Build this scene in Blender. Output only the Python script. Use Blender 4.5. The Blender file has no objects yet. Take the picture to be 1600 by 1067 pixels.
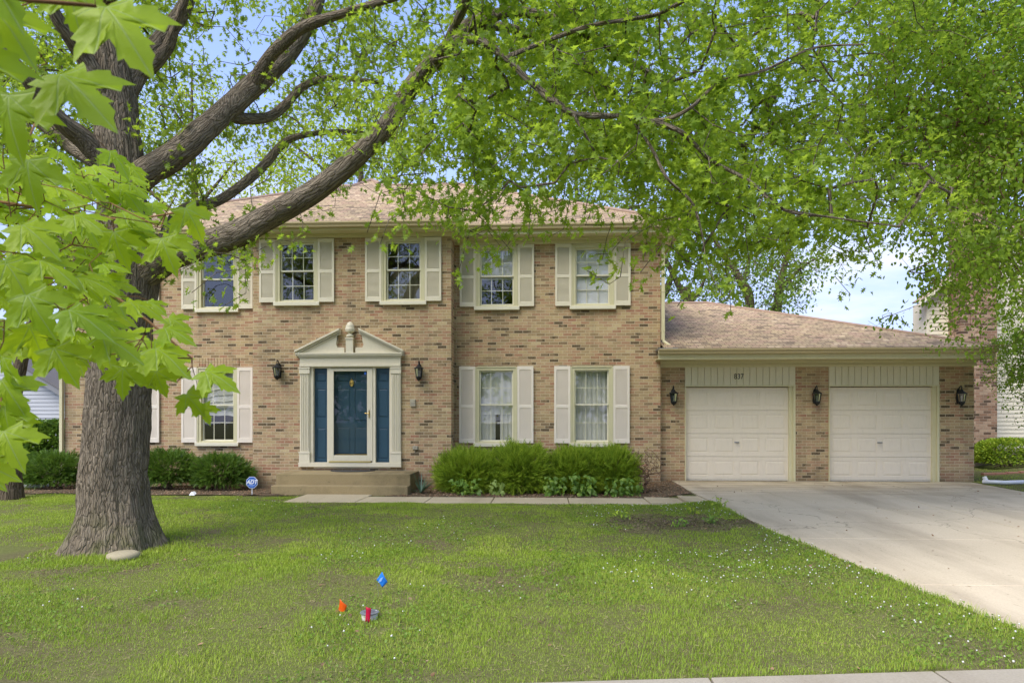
import bpy, math, random
import numpy as np
from mathutils import Vector, Matrix
from mathutils.geometry import tessellate_polygon
random.seed(7); rng = np.random.default_rng(7)
S = bpy.context.scene; COL = S.collection
# ------------------------------------------------------------------ camera, sky, sun, exposure
TH = math.radians(2.9); CZ = 1.41; FP = 1050.0; HY = 655.0
cam = bpy.data.objects.new('camera', bpy.data.cameras.new('camera')); COL.objects.link(cam)
cam.location = (0, 0, CZ); cam.rotation_euler = (math.radians(90), 0, TH)
cam.data.sensor_width = 36; cam.data.lens = FP / 1600 * 36
cam.data.shift_y = (HY - 533.5) / 1600
cam.data.clip_start = .05; cam.data.clip_end = 3000
S.camera = cam
cam.data.dof.use_dof = True; cam.data.dof.focus_distance = 11; cam.data.dof.aperture_fstop = 9
SUN_EL, SUN_AZ = 52, 215        # azimuth clockwise from +Y (behind the camera, a little left)
W = bpy.data.worlds.new('World'); S.world = W; W.use_nodes = True
sun = bpy.data.objects.new('sun', bpy.data.lights.new('sun', 'SUN')); COL.objects.link(sun)
sun.data.energy = 1.75; sun.data.angle = math.radians(42); sun.data.color = (1, .935, .82)
sun.rotation_euler = (math.radians(90 - SUN_EL), 0, math.radians(180 - SUN_AZ))
S.view_settings.view_transform = 'Standard'; S.view_settings.look = 'None'
S.view_settings.exposure = 1.52; S.view_settings.gamma = 1
S.cycles.max_bounces = 8; S.cycles.diffuse_bounces = 4; S.cycles.transparent_max_bounces = 12
S.cycles.transmission_bounces = 6; S.cycles.glossy_bounces = 3; S.cycles.caustics_reflective = False
S.cycles.caustics_refractive = False; S.cycles.use_denoising = True

# ------------------------------------------------------------------ node helper
class NT:
    def __init__(s, name, world=False):
        if world: s.nt = W.node_tree
        else:
            s.m = bpy.data.materials.new(name); s.m.use_nodes = True; s.nt = s.m.node_tree
        s.nt.nodes.clear()
    def n(s, t, ins=None, **kw):
        nd = s.nt.nodes.new(t)
        for k, v in kw.items(): setattr(nd, k, v)
        for k, v in (ins or {}).items():
            if isinstance(v, bpy.types.NodeSocket): s.nt.links.new(v, nd.inputs[k])
            else: nd.inputs[k].default_value = v
        return nd
    def math(s, op, a, b=0.0, c=None, clamp=False):
        nd = s.nt.nodes.new('ShaderNodeMath'); nd.operation = op; nd.use_clamp = clamp
        for i, v in enumerate((a, b) if c is None else (a, b, c)):
            if isinstance(v, bpy.types.NodeSocket): s.nt.links.new(v, nd.inputs[i])
            else: nd.inputs[i].default_value = v
        return nd.outputs[0]
    def mix(s, f, a, b, mode='MIX'):
        nd = s.nt.nodes.new('ShaderNodeMix'); nd.data_type = 'RGBA'; nd.blend_type = mode
        for i, v in ((0, f), (6, a), (7, b)):
            if isinstance(v, bpy.types.NodeSocket): s.nt.links.new(v, nd.inputs[i])
            else: nd.inputs[i].default_value = v if i == 0 else (*v[:3], 1)
        return nd.outputs[2]
    def ramp(s, f, stops, interp='LINEAR'):
        nd = s.nt.nodes.new('ShaderNodeValToRGB'); s.nt.links.new(f, nd.inputs[0])
        cr = nd.color_ramp; cr.interpolation = interp
        while len(cr.elements) < len(stops): cr.elements.new(.5)
        for e, (p, c) in zip(cr.elements, stops):
            e.position = p; e.color = (*c, 1) if len(c) == 3 else c
        return nd.outputs[0]
    def noise(s, vec, scale, detail=3, rough=.55, out=0):
        return s.n('ShaderNodeTexNoise', {'Vector': vec, 'Scale': scale, 'Detail': detail, 'Roughness': rough}).outputs[out]
    def obj(s): return s.n('ShaderNodeTexCoord').outputs['Object']
    def pos(s): return s.n('ShaderNodeNewGeometry').outputs['Position']
    def scale(s, v, sc):
        return s.n('ShaderNodeMapping', {'Vector': v, 'Scale': sc}).outputs[0]
    def bump(s, h, strength=.3, dist=.01):
        return s.n('ShaderNodeBump', {'Height': h, 'Strength': strength, 'Distance': dist}).outputs[0]
    def out(s, sh): s.n('ShaderNodeOutputMaterial', {'Surface': sh}); return s.m
    def pbsdf(s, col, rough=.6, normal=None, metal=0.0, spec=.3):
        ins = {'Base Color': col if isinstance(col, bpy.types.NodeSocket) else (*col[:3], 1), 'Roughness': rough,
               'Metallic': metal, 'Specular IOR Level': spec}
        if normal is not None: ins['Normal'] = normal
        return s.n('ShaderNodeBsdfPrincipled', ins).outputs[0]
def g(v): return (v, v, v)
def sr(r, gg, b):   # sRGB 0-255 -> linear
    return tuple(((c / 255 + .055) / 1.055) ** 2.4 if c > 10 else c / 255 / 12.92 for c in (r, gg, b))

# sky
w = NT('', True)
sky = w.n('ShaderNodeTexSky', sky_type='NISHITA', sun_disc=False, sun_elevation=math.radians(SUN_EL),
          sun_rotation=math.radians(SUN_AZ), altitude=100, air_density=1.0, dust_density=.6, ozone_density=2.5)
tc = w.n('ShaderNodeTexCoord').outputs['Generated']
sx = w.n('ShaderNodeSeparateXYZ', {0: tc})
zc = w.math('MAXIMUM', sx.outputs[2], .02)
cv = w.n('ShaderNodeCombineXYZ', {0: w.math('DIVIDE', sx.outputs[0], w.math('ADD', zc, .12)), 1: w.math('DIVIDE', sx.outputs[1], w.math('ADD', zc, .12))})
cn = w.noise(cv.outputs[0], 1.15, 7, .55)
cm = w.ramp(cn, [(0.50, g(0)), (.66, g(1))])
lowm = w.ramp(sx.outputs[2], [(.02, g(1)), (.25, g(.8)), (.38, g(.1)), (.5, g(.0))])
cl = w.math('MULTIPLY', w.math('MULTIPLY', cm, lowm), .85)
base = w.mix(w.ramp(sx.outputs[2], [(0., g(.92)), (.22, g(.7)), (.4, g(.2)), (.6, g(0.))]), sky.outputs[0], (1.5, 1.95, 2.75))
base = w.mix(1.0, base, (1.04, .93, 1.03), 'MULTIPLY')
skyc = w.mix(cl, base, (2.9, 3.0, 3.15))
bg = w.n('ShaderNodeBackground', {'Color': skyc, 'Strength': .135})
w.n('ShaderNodeOutputWorld', {'Surface': bg.outputs[0]})

# ------------------------------------------------------------------ geometry helpers
c_, s_ = math.cos(TH), math.sin(TH)
def XZ(px, py, Y):
    u = (px - 800) / FP; d = Y / (u * s_ + c_)
    return d * (u * c_ - s_), CZ + (HY - py) / FP * d
def PX(px, Y): return XZ(px, 0, Y)[0]
def PZ(px, py, Y): return XZ(px, py, Y)[1]
def WD(px, py, d):
    u = (px - 800) / FP
    return np.array([d * (u * c_ - s_), d * (u * s_ + c_), CZ + (HY - py) / FP * d])
def WDn(px, py, d):
    u = (px - 800) / FP
    return np.stack([d * (u * c_ - s_), d * (u * s_ + c_), CZ + (HY - py) / FP * d], 1)

def finish(o, parent=None, label=None, cat=None, group=None, kind=None):
    if parent is not None: o.parent = parent
    if label: o['label'] = label
    if cat: o['category'] = cat
    if group: o['group'] = group
    if kind: o['kind'] = kind
    return o
def thing(name, label, cat, loc=(0, 0, 0), group=None):
    o = bpy.data.objects.new(name, None); COL.objects.link(o); o.location = loc
    o.empty_display_size = .2
    return finish(o, None, label, cat, group)
def npmesh(name, V, F, mat, parent=None, uv=None, smooth=False, matidx=None, bco=None):
    """V (n,3); F (m,k) array"""
    V = np.asarray(V, np.float32); F = np.asarray(F, np.int32)
    me = bpy.data.meshes.new(name); m, k = F.shape
    me.vertices.add(len(V)); me.vertices.foreach_set('co', V.ravel())
    me.loops.add(m * k); me.loops.foreach_set('vertex_index', F.ravel())
    me.polygons.add(m); me.polygons.foreach_set('loop_start', np.arange(m, dtype=np.int32) * k)
    me.polygons.foreach_set('loop_total', np.full(m, k, np.int32))
    if smooth: me.polygons.foreach_set('use_smooth', np.ones(m, bool))
    if uv is not None:
        l = me.uv_layers.new(name='UVMap'); l.data.foreach_set('uv', np.asarray(uv, np.float32)[F.ravel()].ravel())
    if bco is not None: me.attributes.new('barkco', 'FLOAT_VECTOR', 'POINT').data.foreach_set('vector', np.asarray(bco, np.float32).ravel())
    me.update(calc_edges=True)
    for mm in (mat if isinstance(mat, list) else [mat]): me.materials.append(mm)
    if matidx is not None: me.polygons.foreach_set('material_index', np.asarray(matidx, np.int32))
    o = bpy.data.objects.new(name, me); COL.objects.link(o)
    if parent is not None:
        o.parent = parent
        # vertices are given in world space: bring them into the parent's frame
        p = parent
        loc = np.zeros(3)
        while p is not None: loc += np.array(p.location); p = p.parent
        if np.any(loc): me.vertices.foreach_set('co', (V - loc.astype(np.float32)).ravel()); me.update()
    return o
class MB:
    def __init__(s): s.v = []; s.f = []; s.uv = []
    def quad(s, *p):
        b = len(s.v); s.v += [tuple(q) for q in p]; s.f.append(tuple(range(b, b + len(p))))
    def box(s, x0, x1, y0, y1, z0, z1):
        if x0 > x1: x0, x1 = x1, x0
        if y0 > y1: y0, y1 = y1, y0
        if z0 > z1: z0, z1 = z1, z0
        b = len(s.v)
        s.v += [(x, y, z) for z in (z0, z1) for (x, y) in ((x0, y0), (x1, y0), (x1, y1), (x0, y1))]
        s.f += [(b, b + 3, b + 2, b + 1), (b + 4, b + 5, b + 6, b + 7), (b, b + 1, b + 5, b + 4), (b + 1, b + 2, b + 6, b + 5),
                (b + 2, b + 3, b + 7, b + 6), (b + 3, b, b + 4, b + 7)]
        return s
    def prism_xz(s, pts, y0, y1):      # pts (x,z) ccw seen from -Y
        n = len(pts); b = len(s.v)
        s.v += [(x, y0, z) for x, z in pts] + [(x, y1, z) for x, z in pts]
        s.f.append(tuple(range(b, b + n))); s.f.append(tuple(range(b + 2 * n - 1, b + n - 1, -1)))
        for i in range(n):
            j = (i + 1) % n; s.f.append((b + j, b + i, b + n + i, b + n + j))
        return s
    def lathe(s, cx, cy, prof, n=12, rot=0., sx=1., sy=1.):   # prof (r,z)
        b = len(s.v)
        for r, z in prof:
            for i in range(n):
                a = rot + 2 * math.pi * i / n; s.v.append((cx + sx * r * math.cos(a), cy + sy * r * math.sin(a), z))
        for k in range(len(prof) - 1):
            for i in range(n):
                j = (i + 1) % n
                s.f.append((b + k * n + i, b + k * n + j, b + (k + 1) * n + j, b + (k + 1) * n + i))
        s.f.append(tuple(range(b + n - 1, b - 1, -1))); s.f.append(tuple(range(b + (len(prof) - 1) * n, b + len(prof) * n)))
        return s
    def tube(s, pts, rad, n=8):
        pts = [Vector(p) for p in pts]; b = len(s.v)
        if not hasattr(rad, '__len__'): rad = [rad] * len(pts)
        up = Vector((0, 0, 1)); ref = None
        for i, p in enumerate(pts):
            t = (pts[min(i + 1, len(pts) - 1)] - pts[max(i - 1, 0)]).normalized()
            if ref is None: ref = t.cross(up) if abs(t.z) < .9 else t.cross(Vector((1, 0, 0)))
            ref = (ref - t * ref.dot(t)).normalized(); q = t.cross(ref)
            for k in range(n):
                a = 2 * math.pi * k / n; s.v.append(tuple(p + rad[i] * (ref * math.cos(a) + q * math.sin(a))))
        for i in range(len(pts) - 1):
            for k in range(n):
                j = (k + 1) % n; s.f.append((b + i * n + k, b + i * n + j, b + (i + 1) * n + j, b + (i + 1) * n + k))
        s.f.append(tuple(range(b + n - 1, b - 1, -1))); s.f.append(tuple(range(b + (len(pts) - 1) * n, b + len(pts) * n)))
        return s
    def sweep_x(s, prof, x0, x1):      # closed profile (y,z) pulled along x
        n = len(prof); b = len(s.v)
        s.v += [(x0, y, z) for y, z in prof] + [(x1, y, z) for y, z in prof]
        for i in range(n):
            j = (i + 1) % n; s.f.append((b + i, b + j, b + n + j, b + n + i))
        s.f.append(tuple(range(b + n - 1, b - 1, -1))); s.f.append(tuple(range(b + n, b + 2 * n)))
        return s
    def build(s, name, mat, parent=None, smooth=False, bevel=0, loc=None, uvs=None):
        me = bpy.data.meshes.new(name); V = s.v
        off = Vector((0, 0, 0)); p = parent
        while p is not None: off += p.location; p = p.parent
        if loc is not None: off = Vector(loc) + (Vector((0, 0, 0)))
        V = [(v[0] - off.x, v[1] - off.y, v[2] - off.z) for v in V]
        me.from_pydata(V, [], s.f); me.materials.append(mat)
        if smooth: me.shade_smooth()
        if uvs is not None:
            l = me.uv_layers.new(name='UVMap')
            for i, uv in enumerate(uvs): l.data[i].uv = uv
        o = bpy.data.objects.new(name, me); COL.objects.link(o)
        if loc is not None: o.location = loc
        if parent is not None: o.parent = parent
        if bevel:
            b = o.modifiers.new('bevel', 'BEVEL'); b.width = bevel; b.segments = 2; b.limit_method = 'ANGLE'
        return o
def copy_tree(o, parent=None, dx=(0, 0, 0)):
    c = o.copy(); COL.objects.link(c); c.parent = parent
    if parent is None: c.location = o.location + Vector(dx)
    for ch in o.children: copy_tree(ch, c)
    return c
def copy_part(o, dx):
    """copy a part (with its sub-parts) under the same thing, moved by dx"""
    c = o.copy(); COL.objects.link(c); c.parent = o.parent; c.location = o.location + Vector(dx)
    for ch in o.children:
        d = ch.copy(); COL.objects.link(d); d.parent = c
    return c
# value noise in numpy
_P = rng.random((64, 64, 64)).astype(np.float32)
def vnoise(p, sc=1.0, oct=3):
    p = np.asarray(p, np.float64) * sc; r = 0; a = 1; tot = 0
    for _ in range(oct):
        i = np.floor(p).astype(int); f = p - i; f = f * f * (3 - 2 * f)
        v = 0
        for dx in (0, 1):
            for dy in (0, 1):
                for dz in (0, 1):
                    wt = (f[:, 0] if dx else 1 - f[:, 0]) * (f[:, 1] if dy else 1 - f[:, 1]) * (f[:, 2] if dz else 1 - f[:, 2])
                    v = v + wt * _P[(i[:, 0] + dx) % 64, (i[:, 1] + dy) % 64, (i[:, 2] + dz) % 64]
        r = r + a * v; tot += a; a *= .5; p = p * 2.03 + 7.1
    return r / tot
def tess(outline):
    return np.array(tess_fix(outline), np.int32)
def tess_fix(outline):
    tr = tessellate_polygon([[Vector((x, y, 0)) for x, y in outline]]); r = []
    for t in tr:
        a, b, c = [outline[i] for i in t]
        if (b[0] - a[0]) * (c[1] - a[1]) - (b[1] - a[1]) * (c[0] - a[0]) < 0: t = (t[0], t[2], t[1])
        r.append(tuple(t))
    return r
def rotmats(nrm, fwd):
    """orthonormal frames: columns x, y(fwd), z(normal)"""
    f = fwd / np.linalg.norm(fwd, axis=1, keepdims=True)
    n = nrm - f * np.sum(nrm * f, 1, keepdims=True); n /= np.linalg.norm(n, axis=1, keepdims=True) + 1e-9
    x = np.cross(f, n)
    return np.stack([x, f, n], 2)
def scatter(T, TF, P, R, sc, uvT=None):
    """T (k,3) template"""
    n, k = len(P), len(T)
    sc = np.asarray(sc).reshape(n, -1)
    L = T[None] * sc[:, None, :] if sc.shape[1] == 3 else T[None] * sc[:, :, None]
    V = np.einsum('nij,nkj->nki', R, L) + P[:, None]
    F = (TF[None] + (np.arange(n) * k)[:, None, None]).reshape(-1, TF.shape[1])
    uv = None if uvT is None else np.tile(uvT, (n, 1))
    return V.reshape(-1, 3), F, uv
def rdir(n, zb=0.0, zs=1.0):
    v = rng.normal(size=(n, 3)); v[:, 2] = v[:, 2] * zs + zb
    return v / (np.linalg.norm(v, axis=1, keepdims=True) + 1e-9)

# ------------------------------------------------------------------ materials
def brick_mat(name, stops, mortar, bw=.205, rh=.0665, dirt=True):
    m = NT(name); p = m.pos(); sp = m.n('ShaderNodeSeparateXYZ', {0: p})
    v = m.n('ShaderNodeCombineXYZ', {0: m.math('ADD', sp.outputs[0], sp.outputs[1]), 1: sp.outputs[2]}).outputs[0]
    def bt(a, b, mo, seed=0.0):
        vv = v
        return m.n('ShaderNodeTexBrick', {'Vector': vv, 'Color1': (*g(a), 1), 'Color2': (*g(b), 1), 'Mortar': (*g(mo), 1), 'Scale': 1.0,
                                          'Mortar Size': .0055, 'Mortar Smooth': .25, 'Bias': 0.0, 'Brick Width': bw, 'Row Height': rh}, offset=.5)
    b = bt(0, 1, .5)
    f = m.noise(p, 34, 4, .7)
    f2 = m.noise(p, 1.1, 4, .6)
    val = m.math('ADD', b.outputs[0], m.math('MULTIPLY', m.math('SUBTRACT', f2, .5), .34))
    col = m.ramp(val, stops, 'LINEAR')
    # dark flashed bricks: dark with broken pale flecks
    dk = m.math('LESS_THAN', m.math('ADD', val, m.math('MULTIPLY', m.math('SUBTRACT', m.noise(p, 2.4, 3, .6), .5), .5)), .055)
    blot = m.ramp(m.noise(m.scale(p, (1, 1, 1)), 42, 2, .6), [(.42, g(0)), (.56, g(1))])
    col = m.mix(m.math('MULTIPLY', dk, m.math('ADD', .35, m.math('MULTIPLY', blot, .55))), col, sr(84, 72, 54))
    col = m.mix(.5, col, m.ramp(f, [(.3, g(.32)), (.7, g(.72))]), 'OVERLAY')
    col = m.mix(1., col, (.95, .965, .98), 'MULTIPLY')
    col = m.mix(m.math('MULTIPLY', b.outputs[1], .95), col, mortar)
    stk = m.ramp(m.noise(m.scale(p, (1, 1, .12)), 3.2, 4, .6), [(.52, g(0)), (.72, g(1))])
    col = m.mix(m.math('MULTIPLY', stk, .28), col, (.13, .105, .07))
    if dirt:
        z = m.math('MULTIPLY', m.ramp(sp.outputs[2], [(0., g(1)), (.35, g(0))]), m.noise(p, 3.0, 3))
        col = m.mix(m.math('MULTIPLY', z, .75), col, (.10, .085, .05))
    h = m.math('ADD', m.math('MULTIPLY', m.math('SUBTRACT', 1, b.outputs[1]), 1.), m.math('MULTIPLY', f, .5))
    return m.out(m.pbsdf(col, .88, m.bump(h, .6, .006), spec=.15))
M = {}
M['brick'] = brick_mat('brick', [(0.0, sr(128, 108, 82)), (.14, sr(156, 132, 98)), (.3, sr(174, 150, 112)), (.42, sr(190, 166, 122)), (.5, sr(180, 144, 112)), (.58, sr(184, 160, 118)),
                                 (.70, sr(172, 130, 102)), (.82, sr(188, 162, 122)), (.91, sr(166, 120, 94)), (1.0, sr(198, 176, 134))], sr(200, 186, 156))
M['neighbour_brick'] = brick_mat('neighbour_brick', [(0, sr(72, 58, 48)), (.25, sr(104, 82, 66)), (.5, sr(140, 108, 86)), (.75, sr(158, 130, 106)), (1, sr(176, 150, 124))], sr(156, 142, 122), bw=.21, rh=.075, dirt=False)
def paint(name, col, rough=.5, var=.06, grime=.0, bump=.04):
    m = NT(name); p = m.pos(); n1 = m.noise(p, 3.5, 4); n2 = m.noise(m.scale(p, (1, 1, .25)), 26, 3)
    c = m.mix(m.math('MULTIPLY', n1, var * 2.), col, tuple(x * .72 for x in col))
    c = m.mix(m.math('MULTIPLY', m.ramp(n2, [(.5, g(0)), (.8, g(1))]), grime + .08), c, tuple(x * .5 for x in col))
    return m.out(m.pbsdf(c, rough, m.bump(n2, bump, .004)))
M['trim'] = paint('trim', sr(214, 206, 166), .5, .08, .08)
M['gutter'] = paint('gutter', sr(186, 170, 130), .4, .06, .12)
M['shutter'] = paint('shutter', sr(232, 222, 204), .5, .04)
M['shutter_olive'] = paint('shutter_upper', sr(222, 214, 188), .5, .04)
M['casing'] = paint('casing', sr(204, 198, 160), .5, .05)
M['sill'] = paint('sill', sr(224, 218, 192), .5, .05)
M['sash'] = paint('sash', sr(224, 220, 196), .45, .04)
M['cream'] = paint('cream', sr(218, 210, 184), .45, .05, .04)
M['garage_door'] = paint('garage_door', sr(232, 220, 198), .5, .05, .06)
M['header'] = paint('header', sr(220, 212, 182), .6, .06, .06)
M['blue'] = paint('blue', sr(50, 78, 94), .4, .05)
M['white'] = paint('white', sr(225, 226, 226), .45, .04)
M['black'] = paint('black_metal', (.018, .02, .02), .45, .2)
M['dark_stain'] = paint('digits', (.03, .03, .025), .6)
def metal(name, col, rough):
    m = NT(name); return m.out(m.pbsdf(col, m.math('ADD', rough, m.math('MULTIPLY', m.noise(m.pos(), 30), .15)), metal=1.0))
M['brass'] = metal('brass', (.62, .42, .12), .25); M['steel'] = metal('steel', (.4, .4, .4), .45)
M['threshold'] = metal('threshold', (.55, .45, .16), .4)
# shingles (uv in metres: u along the course, v up the slope)
def shingle():
    m = NT('shingle'); uv = m.n('ShaderNodeTexCoord').outputs['UV']
    def bt(off, bw): return m.n('ShaderNodeTexBrick', {'Vector': m.n('ShaderNodeMapping', {'Vector': uv, 'Location': (off, 0, 0)}).outputs[0], 'Color1': (0, 0, 0, 1), 'Color2': (1, 1, 1, 1), 'Mortar': (.5, .5, .5, 1),
                                     'Scale': 1., 'Mortar Size': .008, 'Mortar Smooth': .1, 'Brick Width': bw, 'Row Height': .14}, offset=.37, squash=1.)
    b = bt(0, .17); b2 = bt(3.3, .41)
    v = m.math('ADD', m.math('MULTIPLY', b.outputs[0], .55), m.math('MULTIPLY', b2.outputs[0], .45))
    c = m.ramp(v, [(0, sr(104, 88, 70)), (.28, sr(150, 130, 102)), (.5, sr(184, 162, 122)), (.68, sr(168, 138, 112)), (1, sr(214, 192, 152))])
    gr = m.noise(uv, 90, 3, .7)
    c = m.mix(.55, c, m.ramp(gr, [(.3, g(.3)), (.7, g(.72))]), 'OVERLAY')
    c = m.mix(m.math('MULTIPLY', m.noise(uv, .7, 4), .35), c, sr(150, 140, 124))
    # shadow gap of each course: painted in as dark joints, plus bump from the row
    sv = m.n('ShaderNodeSeparateXYZ', {0: uv}).outputs[1]
    fr = m.math('FRACT', m.math('DIVIDE', sv, .14))
    c = m.mix(m.math('MULTIPLY', b.outputs[1], .8), c, sr(84, 68, 58))
    h = m.math('ADD', m.math('SUBTRACT', 1, fr), m.math('MULTIPLY', gr, .5))
    return m.out(m.pbsdf(c, .9, m.bump(h, .8, .02), spec=.1))
M['shingle'] = shingle()
def concrete(name, a, b, stain=.35, stainc=(.16, .12, .07), cracks=False):
    m = NT(name); p = m.pos()
    n1 = m.noise(p, .55, 5, .6); n2 = m.noise(p, 60, 4, .7); n3 = m.noise(m.scale(p, (.9, .16, 1)), 1.6, 5, .62)
    c = m.mix(n1, a, b)
    c = m.mix(m.math('MULTIPLY', m.ramp(n3, [(.46, g(0)), (.72, g(1))]), stain), c, stainc)
    c = m.mix(.4, c, m.ramp(n2, [(.3, g(.36)), (.7, g(.64))]), 'OVERLAY')
    sp = m.ramp(m.noise(p, 9, 2, .5), [(.71, g(0)), (.74, g(1))])
    if cracks:
        wv = m.n('ShaderNodeVectorMath', {0: p, 1: m.n('ShaderNodeVectorMath', {0: m.noise(p, 1.3, 4, .6, 1), 3: .9}, operation='SCALE').outputs[0]}, operation='ADD').outputs[0]
        cr = m.n('ShaderNodeTexVoronoi', {'Vector': wv, 'Scale': .26}, feature='DISTANCE_TO_EDGE').outputs[0]
        c = m.mix(m.math('MULTIPLY', m.ramp(cr, [(.0, g(1)), (.0022, g(0))]), .55), c, (.09, .075, .05))
        sx_ = m.n('ShaderNodeSeparateXYZ', {0: p})
        near = m.ramp(m.math('MULTIPLY', sx_.outputs[1], .05), [(.62, g(0)), (.775, g(1))])
        c = m.mix(m.math('MULTIPLY', m.math('MULTIPLY', near, m.ramp(m.noise(m.scale(p, (.5, 2.2, 1)), 1.4, 5, .65), [(.42, g(0)), (.66, g(1))])), .7), c, (.17, .125, .07))
        c = m.mix(m.math('MULTIPLY', m.ramp(m.noise(p, 22, 2, .5), [(.70, g(0)), (.73, g(1))]), .35), c, (.12, .085, .05))
    c = m.mix(m.math('MULTIPLY', sp, .3), c, stainc)
    return m.out(m.pbsdf(c, .9, m.bump(n2, .25, .003), spec=.15))
M['concrete'] = concrete('concrete', sr(206, 192, 164), sr(182, 168, 140), .5, (.24, .19, .125), True)
M['walk'] = concrete('walk_concrete', sr(196, 182, 150), sr(180, 166, 134), .3)
M['step'] = concrete('step_concrete', sr(174, 156, 116), sr(140, 124, 90), .55, (.06, .055, .03))
M['sidewalk'] = concrete('sidewalk_concrete', sr(168, 160, 142), sr(146, 138, 120), .4)
M['foundation'] = concrete('foundation_concrete', sr(150, 140, 122), sr(130, 120, 100), .3)
M['stone'] = concrete('stone', sr(178, 168, 140), sr(150, 142, 112), .3)
def glass():
    m = NT('glass'); bf = m.n('ShaderNodeNewGeometry').outputs['Backfacing']; fr = m.math('ADD', m.math('MULTIPLY', m.n('ShaderNodeFresnel', {'IOR': 1.75}).outputs[0], m.math('SUBTRACT', 1, bf)), m.math('MULTIPLY', bf, .08))
    nz = m.bump(m.noise(m.pos(), 2.2, 2), .06, .02)
    gl = m.n('ShaderNodeBsdfGlossy', {'Roughness': .01, 'Color': (1, 1, 1, 1), 'Normal': nz}).outputs[0]
    tr = m.n('ShaderNodeBsdfTransparent', {'Color': (.97, .98, .97, 1)}).outputs[0]
    return m.out(m.n('ShaderNodeMixShader', {0: m.math('MINIMUM', m.math('MULTIPLY', fr, 1.45), .9), 1: tr, 2: gl}).outputs[0])
M['glass'] = glass()
def stormglass():
    m = NT('storm_glass'); bf = m.n('ShaderNodeNewGeometry').outputs['Backfacing']; fr = m.math('ADD', m.math('MULTIPLY', m.n('ShaderNodeFresnel', {'IOR': 1.5}).outputs[0], m.math('SUBTRACT', 1, bf)), m.math('MULTIPLY', bf, .06))
    gl = m.n('ShaderNodeBsdfGlossy', {'Roughness': .02}).outputs[0]; tr = m.n('ShaderNodeBsdfTransparent', {'Color': (.88, .9, .88, 1)}).outputs[0]
    return m.out(m.n('ShaderNodeMixShader', {0: m.math('MULTIPLY', fr, 1.3), 1: tr, 2: gl}).outputs[0])
M['storm_glass'] = stormglass()
def lampglass():
    m = NT('lamp_glass'); fr = m.n('ShaderNodeFresnel', {'IOR': 1.6}).outputs[0]
    gl = m.n('ShaderNodeBsdfGlossy', {'Roughness': .12}).outputs[0]; tr = m.n('ShaderNodeBsdfTransparent', {'Color': (.55, .58, .55, 1)}).outputs[0]
    return m.out(m.n('ShaderNodeMixShader', {0: m.math('MULTIPLY', fr, 2.), 1: tr, 2: gl}).outputs[0])
M['lamp_glass'] = lampglass()
def cloth(name, col, tr=.3):
    m = NT(name); c = m.mix(m.noise(m.pos(), 8), col, tuple(x * .85 for x in col))
    a = m.n('ShaderNodeBsdfDiffuse', {'Color': c}).outputs[0]; b = m.n('ShaderNodeBsdfTranslucent', {'Color': c}).outputs[0]
    return m.out(m.n('ShaderNodeMixShader', {0: tr, 1: a, 2: b}).outputs[0])
M['curtain'] = cloth('curtain', (.78, .78, .72)); M['blind'] = cloth('blind', (.93, .94, .95), .15); M['drape'] = cloth('olive_drape', (.22, .21, .14))
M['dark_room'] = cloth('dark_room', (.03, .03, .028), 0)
def siding(name, col):
    m = NT(name); p = m.pos(); c = m.mix(m.math('MULTIPLY', m.noise(p, 1.2, 4), .35), col, tuple(x * .78 for x in col))
    return m.out(m.pbsdf(c, .55, m.bump(m.noise(m.scale(p, (.2, .2, 4)), 12), .05, .003)))
M['siding_cream'] = siding('siding_cream', sr(214, 206, 182)); M['siding_grey'] = siding('siding_grey', sr(176, 180, 184))
M['roof_grey'] = paint('roof_grey', sr(110, 108, 106), .9, .3, .2, .3)
def bark(name, a, b, moss=0.0, sc=1.0):
    m = NT(name); p = m.n('ShaderNodeAttribute', attribute_name='barkco').outputs['Vector']; po = m.obj()
    pw = m.n('ShaderNodeVectorMath', {0: p, 1: m.n('ShaderNodeVectorMath', {0: m.noise(p, 5 * sc, 2, .5, 1), 3: .07}, operation='SCALE').outputs[0]}, operation='ADD').outputs[0]
    st = m.scale(pw, (1, 1, .12))
    r1 = m.n('ShaderNodeTexVoronoi', {'Vector': st, 'Scale': 36 * sc, 'Randomness': 1.}, feature='DISTANCE_TO_EDGE').outputs[0]
    n1 = m.noise(st, 38 * sc, 5, .7); n2 = m.noise(p, 2.2, 4); n3 = m.noise(p, 80, 3, .7)
    rg = m.ramp(r1, [(.0, g(0)), (.16, g(1))])
    h = m.math('ADD', m.math('MULTIPLY', rg, .7), m.math('MULTIPLY', n1, .9))
    c = m.mix(m.ramp(h, [(.35, g(0)), (1.0, g(1))]), tuple(x * .5 for x in a), a)
    c = m.mix(m.ramp(n1, [(.45, g(0)), (.7, g(.8))]), c, b)
    c = m.mix(.5, c, m.ramp(n3, [(.3, g(.34)), (.7, g(.68))]), 'OVERLAY')
    c = m.mix(m.math('MULTIPLY', m.ramp(n2, [(.45, g(0)), (.7, g(1))]), .35), c, tuple(x * .6 for x in a))
    if moss:
        z = m.n('ShaderNodeSeparateXYZ', {0: po}).outputs[2]
        mk = m.math('MULTIPLY', m.ramp(z, [(0.0, g(1)), (.75, g(0))]), m.ramp(m.noise(po, 4, 3), [(.46, g(0)), (.62, g(1))]))
        c = m.mix(m.math('MULTIPLY', mk, moss), c, (.085, .10, .025))
    return m.out(m.pbsdf(c, .95, m.bump(h, .9, .03), spec=.1))
M['bark'] = bark('oak_bark', sr(124, 113, 94), sr(162, 150, 128), .6)
M['bark2'] = bark('birch_bark', sr(140, 110, 84), sr(170, 140, 110), 0, 1.2)
M['bark3'] = bark('far_bark', sr(104, 92, 74), sr(128, 116, 96), 0, .6)
M['twig'] = bark('maple_twig', sr(120, 90, 60), sr(140, 110, 76), 0, 3)
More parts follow.
